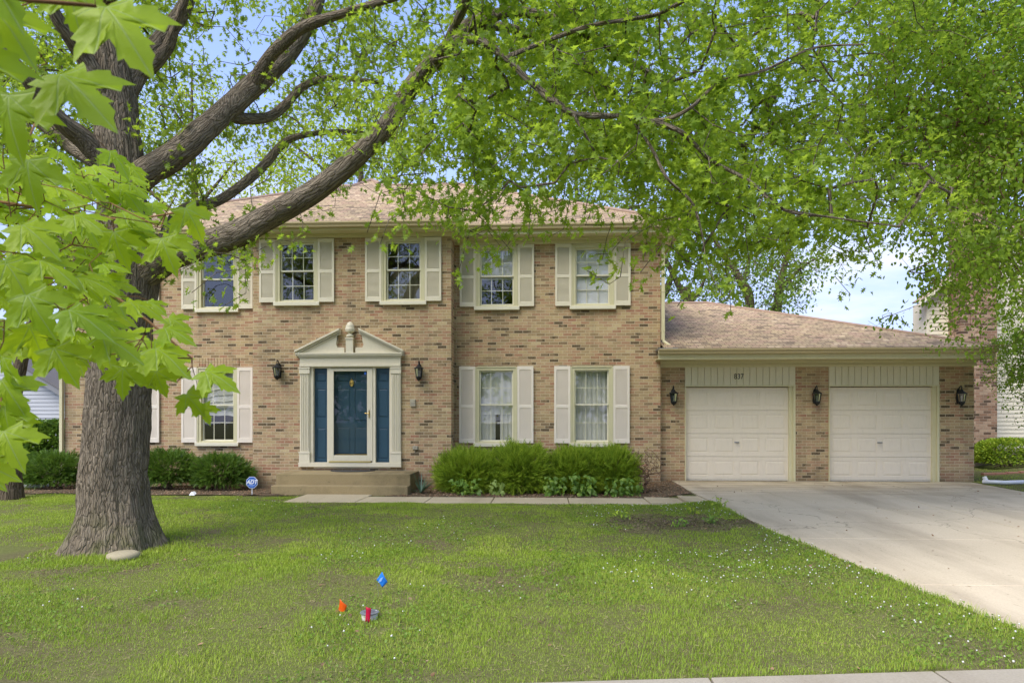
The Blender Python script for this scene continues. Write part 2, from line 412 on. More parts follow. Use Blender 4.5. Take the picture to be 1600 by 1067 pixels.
def leaf_mat(name, stops, trcol, tr=.45, sc=.8, gloss=.06, uvvein=False, patch=.35, rough=.4):
    m = NT(name); ri = m.n('ShaderNodeNewGeometry').outputs['Random Per Island']; p = m.pos()
    n1 = m.noise(p, sc, 3)
    v = m.math('ADD', m.math('MULTIPLY', ri, 1 - patch), m.math('MULTIPLY', m.ramp(n1, [(.3, g(0)), (.7, g(1))]), patch))
    c = m.ramp(v, stops)
    t = m.mix(.45, c, trcol)
    nrm = None
    if uvvein:
        uv = m.n('ShaderNodeTexCoord').outputs['UV']; s2 = m.n('ShaderNodeSeparateXYZ', {0: uv})
        best = None
        for ang in (90, 90 - 42, 90 + 42, -8, 188):
            dx, dy = math.cos(math.radians(ang)), math.sin(math.radians(ang))
            cr = m.math('ABSOLUTE', m.math('SUBTRACT', m.math('MULTIPLY', s2.outputs[0], dy), m.math('MULTIPLY', s2.outputs[1], dx)))
            dt = m.math('ADD', m.math('MULTIPLY', s2.outputs[0], dx), m.math('MULTIPLY', s2.outputs[1], dy))
            pen = m.math('ADD', cr, m.math('MULTIPLY', m.math('LESS_THAN', dt, 0), 1.))
            best = pen if best is None else m.math('MINIMUM', best, pen)
        vein = m.ramp(best, [(.005, g(1)), (.018, g(0))])
        # fine side veins
        c = m.mix(m.math('MULTIPLY', vein, .6), c, (.48, .60, .22))
        t = m.mix(m.math('MULTIPLY', vein, .5), t, (.12, .22, .03))
        mo = m.noise(uv, 5, 4)
        c = m.mix(m.math('MULTIPLY', mo, .35), c, (.10, .20, .02))
        nrm = m.bump(m.math('ADD', m.math('MULTIPLY', vein, -1.), m.math('MULTIPLY', mo, 1.2)), .25, .004)
    kw = {'Color': c}; kt = {'Color': t}; kg = {'Roughness': rough, 'Color': (1, 1, 1, 1)}
    if nrm is not None: kw['Normal'] = nrm; kt['Normal'] = nrm; kg['Normal'] = nrm
    a = m.n('ShaderNodeBsdfDiffuse', kw).outputs[0]; b = m.n('ShaderNodeBsdfTranslucent', kt).outputs[0]
    x = m.n('ShaderNodeMixShader', {0: tr, 1: a, 2: b}).outputs[0]
    gl = m.n('ShaderNodeBsdfGlossy', kg).outputs[0]
    return m.out(m.n('ShaderNodeMixShader', {0: gloss, 1: x, 2: gl}).outputs[0])
M['oak_leaf'] = leaf_mat('oak_leaf', [(0, (.09, .16, .02)), (.35, (.18, .28, .03)), (.75, (.29, .41, .035)), (1, (.42, .51, .05))], (.70, .92, .06), .55, .6, .012, patch=.45)
M['maple_leaf'] = leaf_mat('maple_leaf', [(0, (.20, .32, .012)), (.5, (.30, .43, .015)), (1, (.40, .54, .02))], (.80, .95, .02), .5, 2.0, .015, True)
M['birch_leaf'] = leaf_mat('birch_leaf', [(0, (.08, .15, .015)), (.5, (.17, .28, .03)), (1, (.30, .41, .04))], (.60, .82, .05), .52, .9, .01)
M['far_leaf'] = leaf_mat('far_leaf', [(0, (.09, .16, .03)), (.5, (.16, .26, .04)), (1, (.26, .36, .06))], (.48, .64, .08), .45, .35, .01)
M['far_leaf_bright'] = leaf_mat('far_leaf_bright', [(0, (.20, .30, .03)), (.5, (.36, .46, .04)), (1, (.5, .58, .06))], (.80, .95, .08), .5, .35, .01)
M['yew_leaf'] = leaf_mat('yew_leaf', [(0, (.04, .09, .015)), (.5, (.10, .19, .025)), (.9, (.19, .31, .04)), (1, (.30, .26, .06))], (.26, .42, .04), .3, 3, .02)
M['juniper_leaf'] = leaf_mat('juniper_leaf', [(0, (.07, .13, .02)), (.35, (.20, .32, .03)), (.75, (.42, .54, .05)), (.96, (.54, .60, .08)), (1, (.40, .22, .09))], (.5, .66, .05), .35, 3, .01)
M['weed_leaf'] = leaf_mat('weed_leaf', [(0, (.09, .17, .025)), (.6, (.17, .30, .04)), (1, (.34, .46, .05))], (.34, .56, .05), .35, 3, .02)
M['yucca_leaf'] = leaf_mat('yucca_leaf', [(0, (.05, .11, .06)), (1, (.12, .19, .10))], (.1, .2, .08), .1, 3)
M['grass'] = leaf_mat('grass_blade', [(0, (.13, .22, .024)), (.4, (.26, .38, .04)), (.78, (.39, .49, .06)), (1, (.52, .49, .18))], (.60, .76, .08), .4, .8, .01, patch=.5)
M['clover'] = leaf_mat('clover_leaf', [(0, (.12, .21, .03)), (1, (.22, .34, .05))], (.34, .52, .05), .3, 2, .01)
M['dry'] = leaf_mat('dry_leaf', [(0, (.16, .09, .05)), (.5, (.32, .20, .12)), (1, (.5, .38, .25))], (.3, .2, .1), .1, 3, 0)
M['flower'] = leaf_mat('clover_flower', [(0, (.6, .6, .5)), (1, (.85, .85, .78))], (.6, .6, .5), .1, 3, 0)
def soil(name, lawn=False):
    m = NT(name); p = m.pos(); n = m.noise(p, 30, 5, .7); n2 = m.noise(p, .8, 5, .6); n3 = m.noise(p, 4, 4, .6)
    br = m.mix(n, (.07, .05, .03), (.20, .155, .10))
    if lawn:
        gr = m.mix(n3, (.09, .12, .025), (.17, .21, .045))
        c = m.mix(m.math('MULTIPLY', m.ramp(n2, [(.35, g(.3)), (.6, g(1))]), .7), br, gr)
    else: c = br
    c = m.mix(.4, c, m.ramp(n, [(.3, g(.3)), (.7, g(.7))]), 'OVERLAY')
    return m.out(m.pbsdf(c, .95, m.bump(n, .8, .02), spec=.05))
M['lawn'] = soil('lawn_soil', True); M['soil'] = soil('bed_soil')
def plastic(name, col, tr=0.0, rough=.4):
    m = NT(name)
    if tr:
        a = m.pbsdf(col, rough); b = m.n('ShaderNodeBsdfTranslucent', {'Color': (*col, 1)}).outputs[0]
        return m.out(m.n('ShaderNodeMixShader', {0: tr, 1: a, 2: b}).outputs[0])
    return m.out(m.pbsdf(m.mix(m.math('MULTIPLY', m.noise(m.pos(), 20), .25), col, tuple(x * .7 for x in col)), rough))
M['flag_blue'] = plastic('flag_blue', (.03, .26, .78), .3); M['flag_orange'] = plastic('flag_orange', (.85, .13, .01), .3); M['flag_red'] = plastic('flag_red', (.62, .012, .06), .3)
M['sign_blue'] = plastic('sign_blue', (.03, .12, .48)); M['sign_white'] = plastic('sign_white', (.8, .82, .85))
M['pvc'] = plastic('pvc', (.62, .60, .52)); M['grate'] = plastic('grate', (.16, .17, .18)); M['mat'] = plastic('doormat', (.06, .06, .055), rough=.9)
M['beige_box'] = plastic('beige_box', (.42, .38, .28))

# ------------------------------------------------------------------ ground
def smst(t): t = np.clip(t, 0, 1); return t * t * (3 - 2 * t)
def xl(y): return np.interp(y, [-5, 0, 5.4, 9.35, 11.87, 14.76, 15.7], [5.6, 4.6, 3.69, 3.16, 3.02, 2.88, 2.86])
XR = 9.55
def swy(x): return 4.23 + .124 * (x + .13)       # lawn edge of the street sidewalk
def drz(y): return np.clip(-.25 * (15.7 - y) / 11.2, -.32, 0)
def gz(x, y, under=False):
    x = np.asarray(x, float); y = np.asarray(y, float)
    lz = -.15 - .10 * smst((12.4 - y) / 8); dz = drz(y)
    t = smst((x - (xl(y) - .9)) / .9); t = np.where(x > XR, 1, t)
    z = lz * (1 - t) + dz * t
    z = z + .22 * smst((x - 10.3) / 4) * smst((y - 15) / 3.5)
    nz = vnoise(np.stack([x.ravel(), y.ravel(), 0 * x.ravel()], 1), 1.6, 3).reshape(x.shape)
    off = (x > xl(y)) & (x < XR)
    z = z + np.where(off, 0, (nz - .5) * .05)
    if under:
        z = np.where((x > xl(y) + .04) & (x < XR - .04) & (y < 15.6), dz - .06, z)
        z = np.where((y > 12.5) & (y < 13.2) & (x > PX(446, 12.4)) & (x < xl(y)), z - .05, z)
        z = np.where(y < swy(x) - .03, -.34, z)
        z = np.where((x > -11.3) & (x < 9.3) & (y > 15.7) & (y < 25), z - .1, z)
    return z
xs = np.concatenate([-np.geomspace(600, 15, 26), np.arange(-14.5, 12.5, .1), np.geomspace(13, 600, 26)])
ys = np.concatenate([-np.geomspace(300, 3, 14), np.arange(-2, 20, .1), np.geomspace(20.5, 900, 26)])
gx, gy = np.meshgrid(xs, ys); gzz = gz(gx, gy, True)
nx, ny = len(xs), len(ys)
idx = np.arange(nx * ny).reshape(ny, nx)
F = np.stack([idx[:-1, :-1], idx[:-1, 1:], idx[1:, 1:], idx[1:, :-1]], -1).reshape(-1, 4)
finish(npmesh('lawn', np.stack([gx, gy, gzz], -1).reshape(-1, 3), F, M['lawn'], smooth=True), kind='structure')

def slab(mb, x0, x1, y0, y1, zf, th=.12, nx=1, ny=6, bev=.006):
    """panel following zf(y) with rounded shoulders; x0,x1 may be functions of y"""
    fx0 = x0 if callable(x0) else (lambda y: x0); fx1 = x1 if callable(x1) else (lambda y: x1)
    yy = [y0, y0 + bev] + list(np.linspace(y0 + bev, y1 - bev, ny + 1))[1:-1] + [y1 - bev, y1]
    rows = []
    for k, y in enumerate(yy):
        e = bev if k in (0, len(yy) - 1) else 0
        a, b = float(fx0(y)), float(fx1(y)); z = float(zf(y))
        row = [(a, y, z - th), (a, y, z - bev), (a + bev, y, z - e)] + [(a + (b - a) * t, y, z - e) for t in np.linspace(0, 1, nx + 2)[1:-1]] + [(b - bev, y, z - e), (b, y, z - bev), (b, y, z - th)]
        base = len(mb.v); mb.v += row; rows.append((base, len(row)))
    for (a, n), (b, _) in zip(rows[:-1], rows[1:]):
        for i in range(n - 1): mb.f.append((a + i, a + i + 1, b + i + 1, b + i))
    mb.f.append(tuple(range(rows[0][0] + rows[0][1] - 1, rows[0][0] - 1, -1))); mb.f.append(tuple(range(rows[-1][0], rows[-1][0] + rows[-1][1])))
dv = MB(); jy = [15.64, 11.45, 9.02, 6.75, 4.62]
for a, b in zip(jy[1:], jy[:-1]):
    slab(dv, lambda y: xl(y), 6.655, a + .010, b - .010, lambda y: float(drz(y)), nx=2)
    slab(dv, 6.675, XR, a + .010, b - .010, lambda y: float(drz(y)), nx=2)
finish(dv.build('driveway', M['concrete']), kind='structure')
wk = MB(); wx = [PX(446, 12.5), PX(566, 12.9), PX(670, 12.9), PX(770, 12.9), PX(888, 12.9), PX(1010, 12.9)]
wz = lambda y: -.135
slab(wk, wx[0], wx[1] - .008, 12.42, 13.66, wz, ny=2); 
for a, b in zip(wx[1:], wx[2:]): slab(wk, a + .008, b - .008, 12.42, 13.3, wz, ny=2)
slab(wk, wx[-1] + .008, 2.54, 12.42, 13.3, lambda y: -.115, ny=2); slab(wk, 2.556, lambda y: xl(y) - .012, 12.42, 13.3, lambda y: -.075, ny=2)
finish(wk.build('front_walk', M['walk']), kind='structure')
sw = MB()
for k in range(-8, 9):
    x0 = 1.05 + 1.5 * k; a, b = x0 + .008, x0 + 1.492; base = len(sw.v)
    def sy(x, o): return swy(x) + o
    sw.v += [(a, sy(a, -1.5), -.37), (b, sy(b, -1.5), -.37), (b, sy(b, 0), -.37), (a, sy(a, 0), -.37),
             (a, sy(a, -1.5), -.255), (b, sy(b, -1.5), -.255), (b, sy(b, 0), -.245), (a, sy(a, 0), -.245)]
    sw.f += [tuple([base + i for i in t]) for t in ((4, 5, 6, 7), (0, 1, 5, 4), (1, 2, 6, 5), (2, 3, 7, 6), (3, 0, 4, 7))]
sw.f = [tuple(t) for t in sw.f]
finish(sw.build('sidewalk', M['sidewalk'], bevel=.006), kind='structure')
rd = MB(); rd.quad((-400, -8.5, -.33), (400, -8.5 + 0, -.33), (400, -.5, -.33), (-400, -.5, -.33))
m_ = NT('asphalt'); ap = m_.pos(); an = m_.noise(ap, 70, 3, .7)
M['asphalt'] = m_.out(m_.pbsdf(m_.mix(an, (.035, .035, .036), (.075, .074, .07)), .92, m_.bump(an, .3, .004)))
finish(rd.build('road', M['asphalt']), kind='structure')

# ------------------------------------------------------------------ lawn cover (uncountable: stuff)
Y0, Yg, Yb = 15.5, 15.68, 14.93         # wings, garage and centre bay wall planes
BXL, BXR = PX(395, Yb), PX(705, Yb)
def in_lawn(x, y):
    ok = (y > swy(x) + .005) & (x < xl(y) - .0)
    ok &= ~((y > 12.40) & (x > wx[0]) & (y < 13.7))
    ok &= ~((y > 13.35) & (x > PX(30, 13.5)))
    # far right strip beyond the driveway
    r = (x > XR + .02) & (x < 16) & (y > 5) & (y < 19)
    l = (x < PX(30, 13.5)) & (y >= 13.35) & (y < 17.5) & (x > -16)
    return (ok & (y < 15.4)) | r | l
def bare(x, y):
    """0..1 how bare the lawn is"""
    P = np.stack([x, y, 0 * x], 1)
    n = vnoise(P, 1.3, 4); n2 = vnoise(P + 31, 3.2, 3)
    b = smst((n * .35 + n2 * .65 - .545) / .08) * .72
    # thin grass around the oak and front left; bare bed by the walk
    ox, oy = TREE[0], TREE[1]
    d = np.hypot(x - ox, (y - oy)); b = np.maximum(b * smst((9 - d) / 6 + .25), smst((1.25 - d) / .6) * .55)
    bx = (x - BED[0]) / BED[2]; by = (y - BED[1]) / BED[3]
    b = np.maximum(b, smst((1.1 - np.hypot(bx, by) - (n2 - .5) * 1.3) / .3) * .96)
    return b
TREE = WD(184, 850, 8.5); TREE[2] = float(gz(TREE[0:1], TREE[1:2])[0])

BED = (2.05, 10.35, 1.3, .85)
def samp(n, xr, yr, near=1.0):
    x = rng.uniform(*xr, n); y = yr[0] + (yr[1] - yr[0]) * rng.random(n) ** near
    return x, y
pts = []
for (n, xr, yr) in ((330000, (-6.2, 4.5), (4.1, 8.2)), (250000, (-10.5, 3.3), (8.2, 13.4)), (26000, (9.5, 15.5), (10, 19)), (26000, (-16, -9.4), (10, 17.5)), (26000, (-10, 4), (11.8, 12.5))):
    x, y = samp(n, xr, yr); k = in_lawn(x, y) & (rng.random(n) > bare(x, y)); pts.append(np.stack([x[k], y[k]], 1))
pts = np.concatenate(pts); n = len(pts)
P = np.stack([pts[:, 0], pts[:, 1], gz(pts[:, 0], pts[:, 1]) - .004], 1)
hv = vnoise(P * [1, 1, 0], 1.7, 3)
Tb = np.array([(-.5, 0, 0), (.5, 0, 0), (.28, .22, .62), (-.28, .22, .62), (.0, .62, 1.0)])
Fb = np.array([(0, 1, 2), (0, 2, 3), (3, 2, 4)], np.int32)
a = rng.random(n) * 6.283; R = np.zeros((n, 3, 3)); R[:, 0, 0] = np.cos(a); R[:, 0, 1] = -np.sin(a); R[:, 1, 0] = np.sin(a); R[:, 1, 1] = np.cos(a); R[:, 2, 2] = 1
h = (.011 + .024 * rng.random(n) ** 1.6) * (.6 + .9 * smst((hv - .25) / .5))
wd_ = np.where(P[:, 1] < 7, .0045, .0075) * (.7 + .6 * rng.random(n))
dt_ = np.hypot(P[:, 0] - TREE[0], P[:, 1] - TREE[1]); edge = np.minimum(np.abs(P[:, 0] - xl(P[:, 1])), np.abs(P[:, 1] - swy(P[:, 0])))
h = h * (1 + 1.1 * np.exp(-((dt_ - .75) / .25) ** 2) + .7 * np.exp(-(edge / .07) ** 2))
sc = np.stack([wd_, h * (.4 + 1.2 * rng.random(n)), h], 1)
V, F, _ = scatter(Tb, Fb, P, R, sc)
finish(npmesh('grass', V, F, M['grass']), label='short green lawn grass covering the front yard', cat='grass', kind='stuff')
# longer fringe along the driveway, walk and sidewalk edges
def fringe(n, fx, hh):
    t = rng.random(n); e = np.array([fx(q) for q in t]); off = rng.normal(0, .03, (n, 2)); return e + off
# straw coloured thatch between the green blades
ns_ = 60000; x, y = samp(ns_, (-6.3, 4.4), (4.1, 12.4)); k = in_lawn(x, y) & (rng.random(ns_) < .25 + .75 * bare(x, y)); x, y = x[k], y[k]
P = np.stack([x, y, gz(x, y) + .004 + .006 * rng.random(len(x))], 1); Ts = np.array([(-.5, 0, 0), (.5, 0, 0), (.3, 1, .25), (-.3, 1, .25)]); Fs_ = np.array([(0, 1, 2), (0, 2, 3)], np.int32)
V, F, _ = scatter(Ts, Fs_, P, rotmats(rdir(len(P), 1.5, .4), rdir(len(P), 0.1, .25)), np.stack([.003 + .003 * rng.random(len(P)), .02 + .03 * rng.random(len(P)), .02 + 0 * P[:, 0]], 1))
M['thatch'] = leaf_mat('thatch', [(0, (.12, .09, .05)), (.5, (.26, .22, .11)), (1, (.44, .38, .2))], (.3, .26, .12), .2, 3, 0)
finish(npmesh('thatch', V, F, M['thatch']), label='straw coloured dead grass lying between the green blades', cat='dead grass', kind='stuff')
# clover leaves
nc = 42000; x, y = samp(nc, (-6, 4.4), (4.1, 12.3)); cn_ = vnoise(np.stack([x, y, x * 0 + 9], 1), .9, 3)
k = in_lawn(x, y) & (cn_ > .5 - .06 * (x > 0)) & (rng.random(nc) > bare(x, y)); x, y = x[k], y[k]
P = np.stack([x, y, gz(x, y) + .012 + .028 * rng.random(len(x))], 1)
ang = np.linspace(0, 2 * np.pi, 13)[:-1]; rr = np.where(np.arange(12) % 4 == 0, .45, 1.0); Tc = np.stack([np.cos(ang) * rr, np.sin(ang) * rr, 0 * ang], 1)
Tc = np.concatenate([[[0, 0, -.15]], Tc]); Fc = np.array([(0, i + 1, (i + 1) % 12 + 1) for i in range(12)], np.int32)
V, F, _ = scatter(Tc, Fc, P, rotmats(rdir(len(P), 1.6, .5), rdir(len(P))), .007 + .006 * rng.random(len(P)))
finish(npmesh('clover', V, F, M['clover']), label='patches of small round clover leaves growing through the lawn', cat='clover', kind='stuff')
nf = 2600; x, y = samp(nf, (-6, 4.4), (4.3, 12.3)); cn_ = vnoise(np.stack([x, y, x * 0 + 9], 1), .9, 3)
k = in_lawn(x, y) & (cn_ > .52 - .07 * (x > .6)) & (rng.random(nf) < np.where(x > .6, .9, .3)) & (bare(x, y) < .3); x, y = x[k], y[k]
P = np.stack([x, y, gz(x, y) + .045 + .02 * rng.random(len(x))], 1)
To = np.array([(1, 0, 0), (0, 1, 0), (-1, 0, 0), (0, -1, 0), (0, 0, 1), (0, 0, -1.)]); Fo = np.array([(0, 1, 4), (1, 2, 4), (2, 3, 4), (3, 0, 4), (1, 0, 5), (2, 1, 5), (3, 2, 5), (0, 3, 5)], np.int32)
V, F, _ = scatter(To, Fo, P, rotmats(rdir(len(P)), rdir(len(P))), .0065 + .004 * rng.random(len(P)))
finish(npmesh('clover_flowers', V, F, M['flower']), label='tiny white clover blossoms dotted over the lawn', cat='clover flowers', kind='stuff')
# fallen leaves and bits
nd_ = 900; x, y = samp(nd_, (-6.5, 4.4), (4.3, 12.3)); k = in_lawn(x, y) & (rng.random(nd_) < .15 + .85 * bare(x, y)); x, y = x[k], y[k]
P = np.stack([x, y, gz(x, y) + .012], 1)
x2, y2 = samp(110, (3.3, 9.4), (5.5, 15.4)); P = np.concatenate([P, np.stack([x2, y2, drz(y2) + .006], 1)])
To4 = np.array([(0, -1, 0), (.45, -.2, .1), (.3, .5, .1), (0, 1, 0.), (-.35, .4, .1), (-.4, -.2, .12)]); Fo4 = np.array([(0, 1, 2), (0, 2, 3), (0, 3, 4), (0, 4, 5)], np.int32)
V, F, _ = scatter(To4, Fo4, P, rotmats(rdir(len(P), 1.5, .5), rdir(len(P), 0, .2)), .012 + .016 * rng.random(len(P)))
finish(npmesh('dead_leaves', V, F, M['dry']), label='scattered dry brown leaves on the lawn and driveway', cat='dead leaves', kind='stuff')

# planting beds: soil sheets + mulch chips
def bed(name, poly, n, label, h=.03):
    mb = MB(); xsb = [p[0] for p in poly]; ysb = [p[1] for p in poly]
    gx_ = np.arange(min(xsb), max(xsb) + .1, .12); gy_ = np.arange(min(ysb), max(ysb) + .1, .12)
    X, Y = np.meshgrid(gx_, gy_)
    def inside(x, y):
        r = np.zeros(x.shape, bool); j = len(poly) - 1
        for i in range(len(poly)):
            xi, yi = poly[i]; xj, yj = poly[j]
            with np.errstate(divide='ignore', invalid='ignore'):
                r ^= ((yi > y) != (yj > y)) & (x < (xj - xi) * (y - yi) / (yj - yi + 1e-12) + xi)
            j = i
        return r
    Z = gz(X, Y) + h * .4 + .03 * (vnoise(np.stack([X.ravel(), Y.ravel(), 0 * X.ravel()], 1), 5, 3).reshape(X.shape) - .3)
    I = np.arange(X.size).reshape(X.shape); ok = inside((X[:-1, :-1] + X[1:, 1:]) / 2, (Y[:-1, :-1] + Y[1:, 1:]) / 2)
    F = np.stack([I[:-1, :-1], I[:-1, 1:], I[1:, 1:], I[1:, :-1]], -1)[ok]
    o = npmesh(name, np.stack([X, Y, Z], -1).reshape(-1, 3), F, M['soil'], smooth=True); finish(o, kind='structure')
    x = rng.uniform(min(xsb), max(xsb), n); y = rng.uniform(min(ysb), max(ysb), n); k = inside(x, y); x, y = x[k], y[k]
    P = np.stack([x, y, gz(x, y) + h * .5 + .012 * rng.random(len(x))], 1)
    V, F, _ = scatter(To4, Fo4, P, rotmats(rdir(len(P), 1.2, .6), rdir(len(P), 0, .3)), .010 + .016 * rng.random(len(P)))
    finish(npmesh('mulch', V, F, M['dry']), label=label, cat='mulch', kind='stuff')
lx = PX(20, 13.6)
bed('left_bed', [(lx, 13.5), (wx[0] - .1, 13.45), (PX(424, 13.7), 13.7), (PX(424, 13.7), 14.9), (BXL + .1, 15.6), (lx - .3, 15.6)], 5200, 'brown mulch under the shrubs left of the front steps')
bed('right_bed', [(wx[1] + .2, 13.32), (float(xl(13.3)) - .1, 13.32), (float(xl(15.4)) - .02, 15.6), (PX(640, 15), 15.6), (PX(640, 14), 13.7)], 9000, 'brown mulch and dry leaves behind the front walk')
nq = 4200; x = BED[0] + rng.normal(0, .62, nq) * BED[2]; y = BED[1] + rng.normal(0, .5, nq) * BED[3]; k = in_lawn(x, y) & (rng.random(nq) < bare(x, y)); x, y = x[k], y[k]
P = np.stack([x, y, gz(x, y) + .006 + .01 * rng.random(len(x))], 1); V, F, _ = scatter(To4, Fo4, P, rotmats(rdir(len(P), 1.2, .6), rdir(len(P), 0, .3)), .007 + .014 * rng.random(len(P)))
M['bark_bits'] = leaf_mat('bark_bits', [(0, (.06, .045, .03)), (.6, (.17, .13, .09)), (1, (.36, .28, .2))], (.1, .08, .05), .1, 3, 0)
finish(npmesh('bark_bits', V, F, M['bark_bits']), label='bark bits and dead leaves on the bare soil patch beside the driveway', cat='bark chips', kind='stuff')

# ------------------------------------------------------------------ the brick house
HL, HR = PX(101, Y0), PX(1032, Y0); GR = PX(1522, Yg)
house = thing('brick_house', 'two storey tan brick house with cream shutters, blue front door and attached garage', 'house', ((HL + HR) / 2, Y0, 0))
def wall_grid(mb, x0, x1, z0, z1, y, holes, depth=.13):
    """front wall (facing -Y) with rectangular holes and their reveals"""
    xs = sorted({x0, x1, *[h[0] for h in holes], *[h[1] for h in holes]}); zs = sorted({z0, z1, *[h[2] for h in holes], *[h[3] for h in holes]})
    xs = [x for x in xs if x0 <= x <= x1]; zs = [z for z in zs if z0 <= z <= z1]
    for a, b in zip(xs, xs[1:]):
        for c, d in zip(zs, zs[1:]):
            mx, mz = (a + b) / 2, (c + d) / 2
            if any(h[0] < mx < h[1] and h[2] < mz < h[3] for h in holes): continue
            mb.quad((a, y, c), (b, y, c), (b, y, d), (a, y, d))
    for a, b, c, d in holes:
        mb.quad((a, y, c), (a, y + depth, c), (a, y + depth, d), (a, y, d)); mb.quad((b, y + depth, c), (b, y, c), (b, y, d), (b, y + depth, d))
        mb.quad((a, y, d), (a, y + depth, d), (b, y + depth, d), (b, y, d)); mb.quad((a, y + depth, c), (a, y, c), (b, y, c), (b, y + depth, c))
Z2T, Z2B, Z1T, Z1B = 5.42, 4.01, 2.62, .865       # shutter tops / bottoms
# window: px of shutters' inner sides = casing edges; (x0px, x1px, plane, floor)
SHW = .37
WIN = [('2', 164, 227, Y0), ('2', 309, 372, Y0), ('2', 431, 498, Yb), ('2', 596, 665, Yb), ('2', 743, 810, Y0), ('2', 892, 960, Y0),
       ('1', 164, 227, Y0), ('1', 309, 372, Y0), ('1', 743, 808, Y0), ('1', 892, 957, Y0)]
holes_y = {Y0: [], Yb: []}; wins = []
for fl, a, b, y in WIN:
    xa, xb = PX(a, y), PX(b, y); xc = (xa + xb) / 2; hw = .475; xa, xb = xc - hw, xc + hw
    zt, zb = (Z2T, Z2B) if fl == '2' else (Z1T, Z1B)
    if y == Yb: zt, zb = zt + .05, zb + .04
    wins.append((fl, xa, xb, zb, zt, y)); holes_y[y].append((xa, xb, zb, zt))
# front door opening in the centre bay
DX0, DX1 = PX(490, Yb), PX(610, Yb); DZ0, DZ1 = PZ(548, 720, Yb), PZ(548, 574, Yb)
DZ0 = .30
holes_y[Yb].append((DX0, DX1, DZ0, DZ1))
EZ = 5.56       # top of the brick
wall = MB()
wall_grid(wall, HL, BXL, -.4, EZ, Y0, [h for h in holes_y[Y0] if h[1] < BXL])
wall_grid(wall, BXR, HR, -.4, EZ, Y0, [h for h in holes_y[Y0] if h[0] > BXR])
wall_grid(wall, BXL, BXR, -.4, EZ + .06, Yb, holes_y[Yb])
wall.quad((BXL, Y0, -.4), (BXL, Yb, -.4), (BXL, Yb, EZ + .06), (BXL, Y0, EZ + .06)); wall.quad((BXR, Yb, -.4), (BXR, Y0, -.4), (BXR, Y0, EZ + .06), (BXR, Yb, EZ + .06))
HB = Y0 + 10.0
wall.quad((HL, HB, -.4), (HL, Y0, -.4), (HL, Y0, EZ), (HL, HB, EZ)); wall.quad((HR, Y0, -.4), (HR, HB, -.4), (HR, HB, EZ), (HR, Y0, EZ)); wall.quad((HR, HB, -.4), (HL, HB, -.4), (HL, HB, EZ), (HR, HB, EZ))
wall.build('brick_wall', M['brick'], house)
# floors inside (the rooms stay dark)
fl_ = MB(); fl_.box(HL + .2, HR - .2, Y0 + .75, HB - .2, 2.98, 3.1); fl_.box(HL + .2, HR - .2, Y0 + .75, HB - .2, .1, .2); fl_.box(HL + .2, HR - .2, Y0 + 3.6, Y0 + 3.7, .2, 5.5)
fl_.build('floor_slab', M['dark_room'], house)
# soldier course over the ground floor windows
for fl, xa, xb, zb, zt, y in wins:
    if fl == '1':
        sc_ = MB(); n_ = 14; x_ = xa - .04; wd = (xb - xa + .08) / n_
        for k in range(n_): sc_.box(x_ + wd * k + .004, x_ + wd * (k + 1) - .004, y - .012 - .004 * random.random(), y + .02, zt + .035, zt + .235)
        sc_.build('soldier_course', M['brick'], house)
